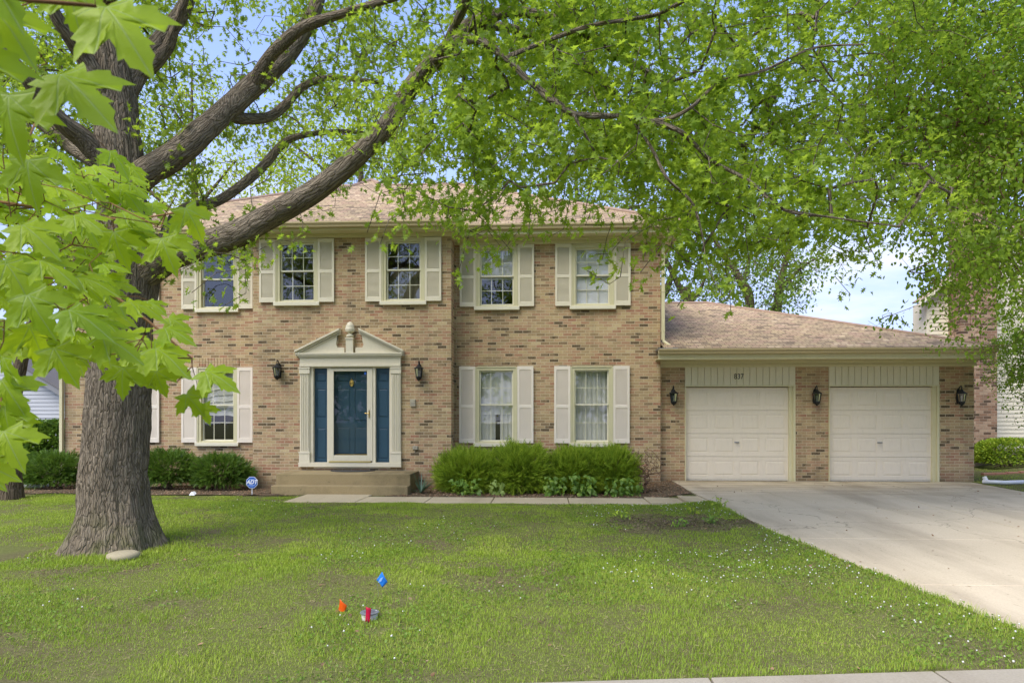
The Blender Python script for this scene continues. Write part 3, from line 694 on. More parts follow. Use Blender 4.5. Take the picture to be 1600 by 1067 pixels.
# windows
def window(i, fl, xa, xb, zb, zt, y, kind):
    zs0 = zb + .0; f = MB(); t = .085
    f.box(xa, xa + t, y - .035, y + .1, zs0, zt); f.box(xb - t, xb, y - .035, y + .1, zs0, zt); f.box(xa + t, xb - t, y - .035, y + .1, zt - t, zt)
    f.box(xa + t, xb - t, y - .03, y + .1, zs0, zs0 + .035)
    # outer step of the casing (brick mould)
    for (a, b, c, d) in ((xa - .012, xa + .022, zs0, zt), (xb - .022, xb + .012, zs0, zt), (xa + .022, xb - .022, zt - .022, zt + .012)): f.box(a, b, y - .05, y - .036, c, d)
    fr = f.build('window', M['casing'], house, bevel=.004, loc=((xa + xb) / 2, y, zb))
    fr.location = Vector(((xa + xb) / 2, y, zb)) - house.location
    def sub(mb, name, mat, **k):
        o = mb.build(name, mat, None, loc=((xa + xb) / 2, y, zb), **k); o.parent = fr; o.location = (0, 0, 0); return o
    ix0, ix1, iz0, iz1 = xa + t, xb - t, zs0 + .035, zt - t; zm = iz0 + (iz1 - iz0) * (.52 if fl == '2' else .52)
    sh = MB(); w_ = .032
    def sash(z0, z1, yy):
        sh.box(ix0 + .002, ix0 + w_, yy, yy + .035, z0, z1); sh.box(ix1 - w_, ix1 - .002, yy, yy + .035, z0, z1)
        sh.box(ix0 + w_, ix1 - w_, yy, yy + .035, z1 - w_, z1); sh.box(ix0 + w_, ix1 - w_, yy, yy + .035, z0, z0 + w_)
    sash(zm - .016, iz1, y + .012); sash(iz0, zm + .016, y + .05)
    sub(sh, 'sash', M['sash'])
    if kind.get('grid', True):
        mu = MB(); q = .008
        for z0, z1, yy in ((zm + .016, iz1 - w_, y + .034), (iz0 + w_, zm - .016, y + .072)):
            for k in (1, 2):
                xx = ix0 + (ix1 - ix0) * k / 3; mu.box(xx - q, xx + q, yy, yy + .008, z0, z1)
            zz = (z0 + z1) / 2; mu.box(ix0 + w_, ix1 - w_, yy + .001, yy + .007, zz - q, zz + q)
        sub(mu, 'muntin', M['sash'])
    gl = MB(); a, b = ix0 + w_ - .004, ix1 - w_ + .004
    gl.quad((a, y + .028, zm + .01), (b, y + .028, zm + .01), (b, y + .028, iz1 - w_ + .004), (a, y + .028, iz1 - w_ + .004))
    gl.quad((a, y + .066, iz0 + w_ - .004), (b, y + .066, iz0 + w_ - .004), (b, y + .066, zm - .01), (a, y + .066, zm - .01))
    sub(gl, 'pane', M['glass'])
    si = MB(); si.box(xa - .05, xb + .05, y - .085, y + .02, zb - .085, zb - .002)
    sub(si, 'sill', M['sill'], bevel=.008)
    # what hangs behind the glass
    def folds(x0, x1, z0, z1, yy, amp, nf, mat, name='curtain'):
        n = max(8, nf * 8); V = []; Fq = []
        for k in range(n + 1):
            x = x0 + (x1 - x0) * k / n; o = amp * math.sin(k / 8 * 2 * math.pi + i) * (1 + .3 * math.sin(k * .37 + i))
            V += [(x, yy + o * .7, z1), (x, yy + o, z0)]
        mb = MB(); mb.v = V; mb.f = [(2 * k, 2 * k + 1, 2 * k + 3, 2 * k + 2) for k in range(n)]
        sub(mb, name, mat, smooth=True)
    kd = kind.get('in')
    if kd == 'sheer': folds(ix0, ix1, iz0, iz1, y + .135, .014, 7, M['curtain'])
    if kd == 'tied':
        folds(ix0, ix0 + .36, iz0, iz1, y + .14, .014, 3, M['curtain']); folds(ix1 - .31, ix1, iz0, iz1, y + .14, .014, 3, M['curtain']); folds(ix0 + .05, ix1, iz0 + .62, iz1, y + .12, .008, 5, M['curtain'], 'valance')
    if kd == 'drape': folds(ix0, ix1, iz0, zm + .1, y + .22, .012, 5, M['drape'])
    if kd in ('blind', 'halfblind'):
        bl = MB(); z = iz1; zend = iz0 if kd == 'blind' else zm - .05
        while z > zend: bl.quad((ix0, y + .095, z - .024), (ix1, y + .095, z - .024), (ix1, y + .105, z), (ix0, y + .105, z)); z -= .0245
        sub(bl, 'blind', M['blind'] if kd == 'blind' else M['curtain'])
    if kd == 'swag':
        for q in range(6):
            z1 = iz1 - .02 - q * .17; mb = MB(); n = 20; V = []
            for k in range(n + 1):
                t_ = k / n; x = ix0 + (ix1 - ix0) * t_; dr = .05 * math.sin(math.pi * t_ + q * .7) + .02 * math.sin(7 * t_ + q); V += [(x, y + .14, z1), (x, y + .115, z1 - .2 - dr)]
            mb.v = V; mb.f = [(2 * k, 2 * k + 1, 2 * k + 3, 2 * k + 2) for k in range(n)]
            sub(mb, 'curtain', M['curtain'], smooth=True)
    return fr
KINDS = [dict(), dict(grid=False), dict(), {'in': 'drape'}, {'in': 'halfblind'}, {'in': 'blind'}, {'in': 'sheer'}, {'in': 'swag'}, {'in': 'tied'}, {'in': 'sheer'}]
for i, (wi, kd) in enumerate(zip(wins, KINDS)): window(i, *wi, kd)
# shutters with real louvres
def shutter(x0, x1, z0, z1, y, mat):
    mb = MB(); r = .05; t0, t1 = y - .055, y - .02
    mb.box(x0, x0 + r, t0, t1, z0, z1); mb.box(x1 - r, x1, t0, t1, z0, z1)
    zm = z0 + (z1 - z0) * (.475 if z1 - z0 > 1.6 else .48)
    tp = .07; bt_ = .10
    mb.box(x0 + r, x1 - r, t0, t1, z0, z0 + bt_); mb.box(x0 + r, x1 - r, t0, t1, z1 - tp, z1); mb.box(x0 + r, x1 - r, t0, t1, zm - .035, zm + .035)
    # little arch on the top rail
    mb.prism_xz([(x0 + r, z1 - tp - .012)] + [((x0 + x1) / 2 + ((x1 - x0) / 2 - r) * math.cos(a), z1 - tp - .012 + .02 * 0) for a in ()] + [(x1 - r, z1 - tp - .012), (x1 - r, z1 - tp + .002), (x0 + r, z1 - tp + .002)], t0, t1)
    for za, zb in ((z0 + bt_, zm - .035), (zm + .035, z1 - tp - .012)):
        n = int((zb - za) / .0245); st = (zb - za) / n
        for k in range(n):
            z = za + k * st
            mb.quad((x0 + r, t0 + .004, z), (x1 - r, t0 + .004, z), (x1 - r, t0 + .026, z + st * 1.0), (x0 + r, t0 + .026, z + st * 1.0))
            mb.quad((x0 + r, t0 + .004, z), (x0 + r, t0 + .010, z - .004), (x1 - r, t0 + .010, z - .004), (x1 - r, t0 + .004, z))
    mb.quad((x0 + r, t1 + .004, z0 + .05), (x1 - r, t1 + .004, z0 + .05), (x1 - r, t1 + .004, z1 - .05), (x0 + r, t1 + .004, z1 - .05))
    o = mb.build('shutter', mat, None, loc=(x0, y, z0)); o.parent = house; o.location = Vector((x0, y, z0)) - house.location
    return o
proto = {}
for fl, xa, xb, zb, zt, y in wins:
    for x0 in (xa - .014 - SHW, xb + .014):
        key = (fl,)
        top = zt + .012; 
        if key not in proto: proto[key] = shutter(x0, x0 + SHW, zb, top, y, M['shutter'] if fl == '1' else M['shutter_olive'])
        else:
            c = proto[key].copy(); COL.objects.link(c); c.parent = house; c.location = Vector((x0, y, zb)) - house.location
# eaves: profile pulled along x, gutters, fascia, soffit
def eave(name_pref, x0, x1, yw, zt, ov, ztop, zsoff, zlip, ext=.45):
    yf = yw - ov
    fa = MB(); fa.box(x0 - 0, x1 + 0, yf, yf + .03, zsoff - .01, ztop - .02)
    fa.build('fascia', M['trim'], house, bevel=.003)
    so = MB(); so.box(x0 + .0, x1 - .0, yf + .031, yw + .05, zsoff + .004, zsoff + .02)
    so.build('soffit', M['trim'], house)
    gu = MB(); gt = ztop
    prof = [(yf - .002, gt - .115), (yf - .075, gt - .115), (yf - .085, gt - .105), (yf - .092, gt - .07), (yf - .11, gt - .045), (yf - .122, gt - .03), (yf - .122, gt), (yf - .112, gt), (yf - .112, gt - .02), (yf - .085, gt - .09), (yf - .012, gt - .105), (yf - .002, gt - .01)]
    gu.sweep_x(prof[::-1], x0 - .0, x1 + .0); gu.build('gutter', M['gutter'], house)
def zat(py, Y, px=777): return PZ(px, py, Y)
OV = .42
zg = zat(350, Y0 - OV - .1); zs_ = zat(365.5, Y0 - OV)
eave('w', HL - .42, BXL - .0, Y0, 0, OV, zg, zs_, 0); eave('w', BXR + .0, HR + .42, Y0, 0, OV, zg, zs_, 0)
zgb = PZ(560, 345.5, Yb - OV - .1); zsb = PZ(560, 358, Yb - OV)
eave('b', BXL - .2, BXR + .2, Yb, 0, OV, zgb, zsb, 0)
def frieze(x0, x1, y, ztop, h):
    f = MB(); f.box(x0, x1, y - .035, y + .0, ztop - h, ztop); f.box(x0, x1, y - .055, y - .036, ztop - h, ztop - h + .045); f.box(x0, x1, y - .075, y - .036, ztop - .05, ztop)
    f.build('frieze', M['trim'], house, bevel=.004)
zlip = zat(379.5, Y0); frieze(HL - .04, BXL - .002, Y0, zs_ + .003, zs_ - Z2T - .015); frieze(BXR + .002, HR + .04, Y0, zs_ + .003, zs_ - Z2T - .015)
frieze(BXL - .06, BXR + .06, Yb, zsb + .003, zsb - Z2T - .066)
ret = MB()      # the bay's eave returns along its cheeks, main roof's side eaves
for sx in (-1, 1):
    xe = (BXL - .2) if sx < 0 else (BXR + .2); xw = BXL - .06 if sx < 0 else BXR + .06
    ret.box(xe, xe + .03 * sx * -1, Yb - OV + .031, Y0 - .0, zsb - .01, zgb - .02)
    ret.box(min(xe, xw), max(xe, xw), Yb - OV + .04, Y0 - .04, zsb + .022, zsb + .04)
    ret.box(BXL - .035 if sx < 0 else BXR, BXL if sx < 0 else BXR + .035, Yb, Y0 - .036, zsb - (zsb - Z2T - .066), zsb)
for sx, xe in ((-1, HL - .42), (1, HR + .42)):
    ret.box(xe, xe - .03 * sx, Y0 - OV + .031, HB + .4, zs_ - .01, zg - .02); ret.box(min(xe, xe - .4 * sx), max(xe, xe - .4 * sx), Y0 - OV + .04, HB + .4, zs_ + .022, zs_ + .036)
ret.box(HL - .42, HR + .42, HB + .4, HB + .43, zs_ - .01, zg - .02)
ret.build('eave_return', M['trim'], house)
def roof_mesh(name, faces, mat, parent, th=.03):
    mb = MB(); uvs = []
    for f in faces:
        P = [Vector(p) for p in f]; nrm = (P[1] - P[0]).cross(P[2] - P[0]).normalized()
        if nrm.z < 0: P = P[::-1]; nrm = -nrm
        uu = Vector((0, 0, 1)).cross(nrm).normalized() if nrm.z < .999 else Vector((1, 0, 0)); vv = nrm.cross(uu)
        mb.quad(*P); uvs += [(p.dot(uu), p.dot(vv)) for p in P]
        Q = [p - nrm * th for p in P]; mb.quad(*Q[::-1]); uvs += [(p.dot(uu), p.dot(vv)) for p in Q[::-1]]
        for a in range(len(P)):
            b = (a + 1) % len(P); mb.quad(P[b], P[a], Q[a], Q[b]); uvs += [(0, 0), (.1, 0), (.1, .02), (0, .02)]
    return mb.build(name, mat, parent, uvs=uvs)
ye = Y0 - OV - .05; zr = zg + .015; rx0, rx1 = HL - .46, HR + .46; yb_ = HB + .46
ry = (ye + yb_) / 2; hd = ry - ye
RZ = PZ(660, 289, ry); ra, rb = PX(524, ry), PX(716, ry)
A, B, C_, D_ = (rx0, ye, zr), (rx1, ye, zr), (rx1, yb_, zr), (rx0, yb_, zr); E, G_ = (ra, ry, RZ), (rb, ry, RZ)
roof_mesh('roof', [(A, B, G_, E), (B, C_, G_), (C_, D_, E, G_), (D_, A, E)], M['shingle'], house)
# bay roof: hipped, dies into the main slope
yeb = Yb - OV - .05; zrb = zgb + .012; bx0, bx1 = BXL - .24, BXR + .24
ap_y = 19.1; apx, apz = XZ(581, 281.5, ap_y)
k_ = (RZ - zr) / hd
def main_z(y): return zr + k_ * (y - ye)
wy = 16.4
roof_mesh('bay_roof', [((bx0, yeb, zrb), (bx1, yeb, zrb), (apx, ap_y, apz)), ((bx1, yeb, zrb), (bx1 + .0, Y0 + .1, zrb - .02), (apx + 1.2, ap_y + 1.4, main_z(ap_y + 1.4) - .3), (apx, ap_y, apz)), ((bx0, Y0 + .1, zrb - .02), (bx0, yeb, zrb), (apx, ap_y, apz), (apx - 1.2, ap_y + 1.4, main_z(ap_y + 1.4) - .3)),
     ((apx, ap_y, apz), (apx + 1.2, ap_y + 1.4, main_z(ap_y + 1.4) - .3), (apx - 1.2, ap_y + 1.4, main_z(ap_y + 1.4) - .3))], M['shingle'], house)
# ridge caps
cap = MB()
def capline(mb, a, b, r=.055): mb.tube([a, b], r, 6)
rc = MB(); capline(rc, (ra, ry, RZ + .0), (rb, ry, RZ + .0)); capline(rc, (rb, ry, RZ), (rx1, ye, zr)); capline(rc, (ra, ry, RZ), (rx0, ye, zr)); capline(rc, (apx, ap_y, apz), (bx0, yeb, zrb)); capline(rc, (apx, ap_y, apz), (bx1, yeb, zrb))
M['cap'] = paint('ridge_cap', sr(160, 136, 118), .9, .3, .2, .4)
rc.build('ridge_cap', M['cap'], house)
# downspout and elbow onto the garage roof
ds = MB(); dsx = HR + .045; ds.box(dsx - .035, dsx + .035, Y0 - .11, Y0 - .03, zat(533, Y0), zat(378, Y0))
ds.tube([(HR + .30, Y0 - OV - .05, zg - .11), (HR + .28, Y0 - OV + .05, zg - .22), (dsx + .02, Y0 - .12, zat(383, Y0)), (dsx, Y0 - .07, zat(390, Y0))], .036, 8)
ds.tube([(dsx, Y0 - .07, zat(531, Y0)), (dsx + .02, Y0 - .09, zat(536, Y0)), (dsx + .14, Y0 - .16, zat(543, Y0))], .036, 8)
for py in (398, 460, 520): ds.box(dsx - .042, dsx + .042, Y0 - .117, Y0 - .0, zat(py, Y0), zat(py, Y0) + .03)
ds.build('downspout', M['trim'], house)
ds = MB(); ds.box(HL - .07, HL - .0, Y0 - .09, Y0 - .01, -.1, zs_); ds.tube([(HL - .035, Y0 - .05, -.06), (HL - .035, Y0 - .2, -.12)], .035, 8); ds.build('downspout', M['trim'], house)

# ---- garage
gz0 = 0.0
G1 = (PX(1070, Yg), PX(1242.5, Yg)); G2 = (PX(1294.5, Yg), PX(1467, Yg)); gtop = PZ(1150, 573.5, Yg)
gw = MB(); wall_grid(gw, HR + .02, GR, -.3, gtop + .35, Yg, [(G1[0], G1[1], -.3, gtop + .0), (G2[0], G2[1], -.3, gtop + .0)], .14)
GB = Yg + 9.4
gw.quad((GR, Yg, -.3), (GR, GB, -.3), (GR, GB, gtop + .35), (GR, Yg, gtop + .35)); gw.quad((GR, GB, -.3), (HR, GB, -.3), (HR, GB, gtop + .35), (GR, GB, gtop + .35))
gw.build('garage_wall', M['brick'], house)
hdz = PZ(1150, 604, Yg)
def garage_bay(gx0, gx1, num):
    hb = MB(); n = 17; wd = (gx1 - gx0) / n
    hb.box(gx0, gx1, Yg + .002, Yg + .03, hdz + .03, gtop)
    for k in range(n): hb.box(gx0 + wd * k + .005, gx0 + wd * (k + 1) - .005, Yg - .02, Yg + .002, hdz + .03, gtop)
    hp = hb.build('header_panel', M['header'], house); 
    j = MB(); jw = .075
    j.box(gx0 - .0, gx1 + .0, Yg - .035, Yg + .10, hdz - .0, hdz + .03)
    for a, b in ((gx0, gx0 + .03), (gx1 - .13, gx1)): j.box(a, b, Yg + .02, Yg + .13, -.05, hdz)
    j.box(gx1 - .05, gx1 - .0, Yg - .03, Yg + .02, -.05, hdz); j.box(gx0, gx0 + .02, Yg - .03, Yg + .02, -.05, hdz)
    j.build('door_jamb', M['trim'], house, bevel=.003)
    # sectional door: 4 sections x 4 raised panels
    x0, x1 = gx0 + .03, gx1 - .13; yd = Yg + .075; d = MB(); H = hdz - .015; sh = (H - .02) / 4
    for s in range(4):
        z0 = .02 + s * sh + .004; z1 = .02 + (s + 1) * sh - .004
        px_ = [x0]; 
        m0 = .075; gap = .13; pw = (x1 - x0 - 2 * m0 - 3 * gap) / 4
        holes = [(x0 + m0 + k * (pw + gap), x0 + m0 + k * (pw + gap) + pw, z0 + .09, z1 - .09) for k in range(4)]
        wall_grid(d, x0, x1, z0, z1, yd, holes, .008)
        for a, b, c, e in holes:
            i1, i2 = .018, .045
            def rq(xx, yy, q): return [(a + q, yy, c + q), (b - q, yy, c + q), (b - q, yy, e - q), (a + q, yy, e - q)]
            r0 = rq(0, yd + .008, 0); r1 = rq(0, yd + .008, i1); r2 = rq(0, yd + .001, i2)
            for u, v in ((r0, r1), (r1, r2)):
                for k in range(4): d.quad(u[k], u[(k + 1) % 4], v[(k + 1) % 4], v[k])
            d.quad(*r2)
        d.box(x0, x1, yd + .03, yd + .05, z0 - .004, z1 + .004)
        d.quad((x0, yd, z1), (x1, yd, z1), (x1, yd + .03, z1 + .003), (x0, yd + .03, z1 + .003)); d.quad((x0, yd + .03, z0 - .003), (x1, yd + .03, z0 - .003), (x1, yd, z0), (x0, yd, z0))
    d.box(x0, x1, yd - .002, yd + .04, -.002, .018)
    gd = d.build('garage_door', M['garage_door'], house, loc=((x0 + x1) / 2, yd, 0)); gd.location = Vector(((x0 + x1) / 2, yd, 0)) - house.location
    hx, hz = (x0 + x1) / 2 , .02 + sh * 1.62
    h = MB(); h.box(hx - .05, hx + .05, yd - .012, yd - .0, hz - .012, hz + .012); h.tube([(hx, yd, hz), (hx, yd - .04, hz)], .010, 8); h.tube([(hx - .045, yd - .045, hz), (hx + .045, yd - .045, hz)], .008, 8)
    ho = h.build('handle', M['steel'], None, loc=((x0 + x1) / 2, yd, 0)); ho.parent = gd; ho.location = (0, 0, 0)
    return hp
hp = garage_bay(G1[0], G1[1], True); garage_bay(G2[0], G2[1], False)
ge_y = Yg - .62; gzt = PZ(1290, 543.5, ge_y - .1); gzs = PZ(1290, 559.8, ge_y)
GXE = PX(1556, ge_y)
eave('g', HR - .0 - .12, GXE, Yg, 0, .62, gzt, gzs, 0)
f = MB(); f.box(HR + .002, GR + .03, Yg - .035, Yg - .0, gtop - .0, gzs + .003); f.box(HR + .003, GR + .03, Yg - .055, Yg - .036, gtop, gtop + .05); f.box(HR + .004, GR + .03, Yg - .09, Yg - .036, gzs - .05, gzs + .002)
f.build('frieze', M['trim'], house, bevel=.004)
r_ = MB(); r_.box(GXE - .03, GXE, Yg - .58, GB + .4, gzs - .01, gzt - .02); r_.box(GR + .02, GXE - .03, Yg - .55, GB + .4, gzs + .022, gzs + .036); r_.build('eave_return', M['trim'], house)
gye = ge_y - .05; gzr = gzt + .012; gxr = GXE + .04; gyb = GB + .45
gry = 20.0; gE = (PX(1106, gry), gry, PZ(1106, 473.5, gry)); gL = (HR + .004, gry, gE[2])
roof_mesh('garage_roof', [((HR - .12, gye, gzr), (gxr, gye, gzr), gE, (HR - .0, gry, gE[2])) if False else ((HR + .004, gye, gzr), (gxr, gye, gzr), gE, gL), ((gxr, gye, gzr), (gxr, gyb, gzr), gE), ((gxr, gyb, gzr), (HR + .004, gyb, gzr), gL, gE)], M['shingle'], house)
rc = MB(); capline(rc, gE, gL, .05); capline(rc, gE, (gxr, gye, gzr), .05); rc.build('ridge_cap', M['cap'], house)
fl2 = MB(); fl2.box(HR - .12, HR + .3, gye + .0, Y0 - .012, gzr - .02, gzr + .012); fl2.build('flashing', M['steel'], house)

# writing helper: text -> mesh
def text(name, body, size, x, y, z, mat, parent=None, extrude=.003, rot=(90, 0, 0), shear=0, sx=1., align='CENTER', bold=0.):
    cu = bpy.data.curves.new(name, 'FONT'); cu.body = body; cu.size = size; cu.extrude = extrude; cu.align_x = align; cu.align_y = 'CENTER'; cu.shear = shear; cu.offset = bold
    t = bpy.data.objects.new('tmp_text', cu); COL.objects.link(t); bpy.context.view_layer.update()
    me = bpy.data.meshes.new_from_object(t.evaluated_get(bpy.context.evaluated_depsgraph_get()))
    bpy.data.objects.remove(t); me.name = name
    Rm = Matrix.Translation((x, y, z)) @ Matrix.Rotation(math.radians(rot[2]), 4, 'Z') @ Matrix.Rotation(math.radians(rot[0]), 4, 'X') @ Matrix.Diagonal((sx, 1, 1, 1))
    off = Vector((0, 0, 0)); p = parent
    while p is not None: off += p.location; p = p.parent
    me.transform(Matrix.Translation(-off) @ Rm); me.materials.clear(); me.materials.append(mat)
    o = bpy.data.objects.new(name, me); COL.objects.link(o); o.parent = parent; return o
nx_, nz_ = XZ(1154, 588.5, Yg)
text('house_number', '837', .175, nx_, Yg - .024, nz_, M['dark_stain'], hp, sx=.85)

# ---- door surround on the bay
def bxp(a, b, c, d, y=Yb): return PX(a, y), PX(b, y), PZ(548, d, y), PZ(548, c, y)   # px0,px1,pyTop,pyBot -> x0,x1,z0,z1
su = MB()
SX0, SX1 = PX(470, Yb), PX(627, Yb); zsill = PZ(548, 729, Yb); zent0, zent1 = PZ(548, 573, Yb), PZ(548, 553, Yb)
cxd = (SX0 + SX1) / 2
for (a, b) in ((SX0, SX0 + .22), (SX1 - .22, SX1)):
    su.box(a, b, Yb - .06, Yb - .0, zsill + .1, zent0)
    su.box(a - .012, b + .012, Yb - .085, Yb - .061, zsill + .1, zsill + .34); su.box(a - .012, b + .012, Yb - .085, Yb - .061, zent0 - .16, zent0 - .02)
    su.box(a - .02, b + .02, Yb - .095, Yb - .086, zent0 - .05, zent0 - .02); su.box(a - .02, b + .02, Yb - .095, Yb - .086, zsill + .3, zsill + .34)
    for k in range(5):   # flutes as raised fillets
        xx = a + .025 + k * .0385; su.box(xx, xx + .02, Yb - .074, Yb - .06, zsill + .36, zent0 - .18)
su.box(SX0 - .02, SX1 + .02, Yb - .1, Yb + .1, zsill, zsill + .1)
for k, (dz0, dz1, e, yy) in enumerate(((0, .05, .0, .09), (.05, .2, -.0, .075), (.2, .235, .02, .10), (.235, .27, .05, .135))):
    su.box(SX0 - e, SX1 + e, Yb - yy, Yb - .0, zent0 + dz0, zent0 + dz1)
for a, b in ((SX0 + .22, DX0 + .0), (DX1, SX1 - .22)): su.box(a, b, Yb - .03, Yb + .0, zsill + .1, zent0)
su.build('door_surround', M['cream'], house, bevel=.004)
# broken pediment
pe = MB(); zb = zent0 + .27; xl_, xr_ = PX(464, Yb), PX(632, Yb); hz = PZ(548, 517, Yb) - zb
for sg in (-1, 1):
    xo = xl_ if sg < 0 else xr_; xi = cxd + sg * .215; xi2 = cxd + sg * .27
    tri = [(xo - sg * .06, zb), (cxd + sg * .125, zb), (cxd + sg * .125, zb + .16), (cxd + sg * .285, zb + .16), (cxd + sg * .31, zb + .22), (cxd + sg * .285, zb + .30), (xi2, zb + hz - .05), (xi2 - sg * .03, zb + hz - .05)]
    if sg > 0: tri = tri[::-1]
    pe.prism_xz(tri if sg < 0 else tri, Yb - .08, Yb)
    for (o, th, yy) in ((0, .045, .17), (-.045, .045, .13), (-.085, .03, .10)):
        q = [(xo, zb + .0 + o + .045), (xi, zb + hz + o), (xi, zb + hz + o + th), (xo, zb + o + .045 + th)]
        if sg > 0: q = q[::-1]
        pe.prism_xz(q, Yb - yy, Yb - .0)
pe.box(xl_ + .02, xr_ - .02, Yb - .15, Yb, zb - .0, zb + .035)
pe.build('pediment', M['cream'], house, bevel=.003)
fi = MB(); fz = zb; fi.box(cxd - .082, cxd + .082, Yb - .12, Yb, fz, fz + .34); fi.box(cxd - .096, cxd + .096, Yb - .135, Yb, fz + .34, fz + .37)
fi.lathe(cxd, Yb - .06, [(.05, fz + .37), (.085, fz + .40), (.085, fz + .43), (.04, fz + .46), (.05, fz + .48), (.1, fz + .51), (.11, fz + .56), (.105, fz + .58), (.1, fz + .59), (.09, fz + .65), (.05, fz + .71), (.015, fz + .735)], 16)
fi.build('finial', M['cream'], house, smooth=False)
# sidelights (solid blue panels), frame, door, storm door
def panels(mb, x0, x1, z0, z1, y, rows, cols, mx=.045):
    holes = []
    cw = (x1 - x0 - mx * (cols + 1)) / cols
    for (a, b) in rows:
        for k in range(cols):
            xa = x0 + mx + k * (cw + mx); holes.append((xa, xa + cw, z0 + a * (z1 - z0), z0 + b * (z1 - z0)))
    wall_grid(mb, x0, x1, z0, z1, y, holes, .012)
    for a, b, c, e in holes:
        r0 = [(a, y + .012, c), (b, y + .012, c), (b, y + .012, e), (a, y + .012, e)]
        i = .03; r2 = [(a + i, y + .002, c + i), (b - i, y + .002, c + i), (b - i, y + .002, e - i), (a + i, y + .002, e - i)]
        for k in range(4): mb.quad(r0[k], r0[(k + 1) % 4], r2[(k + 1) % 4], r2[k])
        mb.quad(*r2)
    mb.box(x0, x1, y + .013, y + .04, z0, z1)
zdt = zent0 - .03; zdb = zsill + .1
yd = Yb + .06
ca = MB()
def px2(a): return PX(a, Yb)
for a, b in ((DX0, px2(490.5)), (px2(511.5), px2(516)), (px2(582), px2(587)), (px2(609), DX1)): ca.box(min(a, b - .02), b, Yb - .02, Yb + .12, zdb, zdt)
ca.box(DX0 - .0, DX1 + .0, Yb - .015, Yb + .12, zdt, zent0 + .01)
ca.box(DX0, DX1, Yb + .0, Yb + .12, DZ0 - .0, zdb + .0)
ca.build('door_frame', M['cream'], house, bevel=.003)
for a, b in ((490.5, 511.5), (587, 609)):
    sl = MB(); panels(sl, px2(a), px2(b), zdb, zdt, yd, [(.04, .36), (.48, .78), (.86, .95)], 1); sl.build('side_panel', M['blue'], house)
fd = MB(); fx0, fx1 = px2(517), px2(581); panels(fd, fx0, fx1, zdb + .03, zdt, yd + .03, [(.07, .36), (.43, .78), (.86, .95)], 2, .11)
door = fd.build('front_door', M['blue'], house)
def subp(mb, name, mat, par, **k): return mb.build(name, mat, par, **k)
kx, kz = PX(548, Yb), PZ(548, 598, Yb)
kn = MB(); kn.lathe(kx, yd + .02, [(.001, 0), (.03, 0.002), (.035, .01)], 14); 
kn = MB(); kn.prism_xz([(kx + .05 * math.cos(t), kz + .08 * math.sin(t)) for t in np.linspace(0, 6.283, 17)[:-1]], yd + .008, yd + .03)
kn.tube([(kx + .038 * math.cos(t), yd - .002, kz - .02 + .045 * math.sin(t)) for t in np.linspace(.6, math.pi * 2 + .0, 14)], .008, 6); kn.tube([(kx, yd + .01, kz + .07), (kx, yd - .0, kz + .1)], .014, 6)
subp(kn, 'knocker', M['brass'], door)
kp = MB(); kp.box(px2(522), px2(575), yd + .02, yd + .029, zdb + .04, zdb + .18); subp(kp, 'kick_plate', M['brass'], door)
st = MB(); a0, a1 = px2(513.5), px2(582.5); g0, g1 = px2(522), px2(574); ys_, ye_ = Yb - .035, Yb - .0
zg0, zg1 = PZ(548, 711, Yb), PZ(548, 580, Yb)
st.box(a0, g0, ys_, ye_, zdb + .03, zdt - .01); st.box(g1, a1, ys_, ye_, zdb + .03, zdt - .01); st.box(g0, g1, ys_, ye_, zdb + .03, zg0); st.box(g0, g1, ys_, ye_, zg1, zdt - .01)
storm = st.build('storm_door', M['cream'], house, bevel=.005)
gl = MB(); gl.quad((g0, ys_ + .02, zg0), (g1, ys_ + .02, zg0), (g1, ys_ + .02, zg1), (g0, ys_ + .02, zg1)); subp(gl, 'pane', M['storm_glass'], storm)
hx, hz_ = PX(577.5, Yb), PZ(577, 646, Yb)
h = MB(); h.box(hx - .012, hx + .012, ys_ - .012, ys_, hz_ - .1, hz_ + .08); h.tube([(hx, ys_ - .01, hz_), (hx, ys_ - .045, hz_), (hx - .09, ys_ - .05, hz_ + .005)], .008, 8); subp(h, 'handle', M['brass'], storm)
th = MB(); th.box(px2(516), px2(580.5), Yb - .11, Yb + .05, zdb + .002, zdb + .03); th.build('threshold', M['threshold'], house, bevel=.004)
bs = MB(); bx_, bz_ = PX(571, Yb), PZ(571, 583.5, Yb); bs.prism_xz([(bx_ + .028 * math.cos(t), bz_ + .03 * math.sin(t)) for t in np.linspace(.39, 6.67, 9)[:-1]], ys_ + .012, ys_ + .018); subp(bs, 'sticker', M['sign_blue'], storm)
# doorbell box, outlet
b_ = MB(); x_, z_ = XZ(645.5, 629.5, Yb); b_.box(x_ - .06, x_ + .06, Yb - .045, Yb, z_ - .075, z_ + .08); b_.box(x_ - .05, x_ + .05, Yb - .052, Yb - .045, z_ - .01, z_ + .07); b_.build('intercom_box', M['beige_box'], house, bevel=.006)
b_ = MB(); x_, z_ = XZ(649, 699.5, Yb); b_.box(x_ - .06, x_ + .06, Yb - .03, Yb, z_ - .045, z_ + .045); b_.box(x_ - .05, x_ - .005, Yb - .045, Yb - .03, z_ - .035, z_ + .035); b_.box(x_ + .005, x_ + .05, Yb - .045, Yb - .03, z_ - .035, z_ + .035); b_.build('outlet_cover', M['beige_box'], house, bevel=.004)
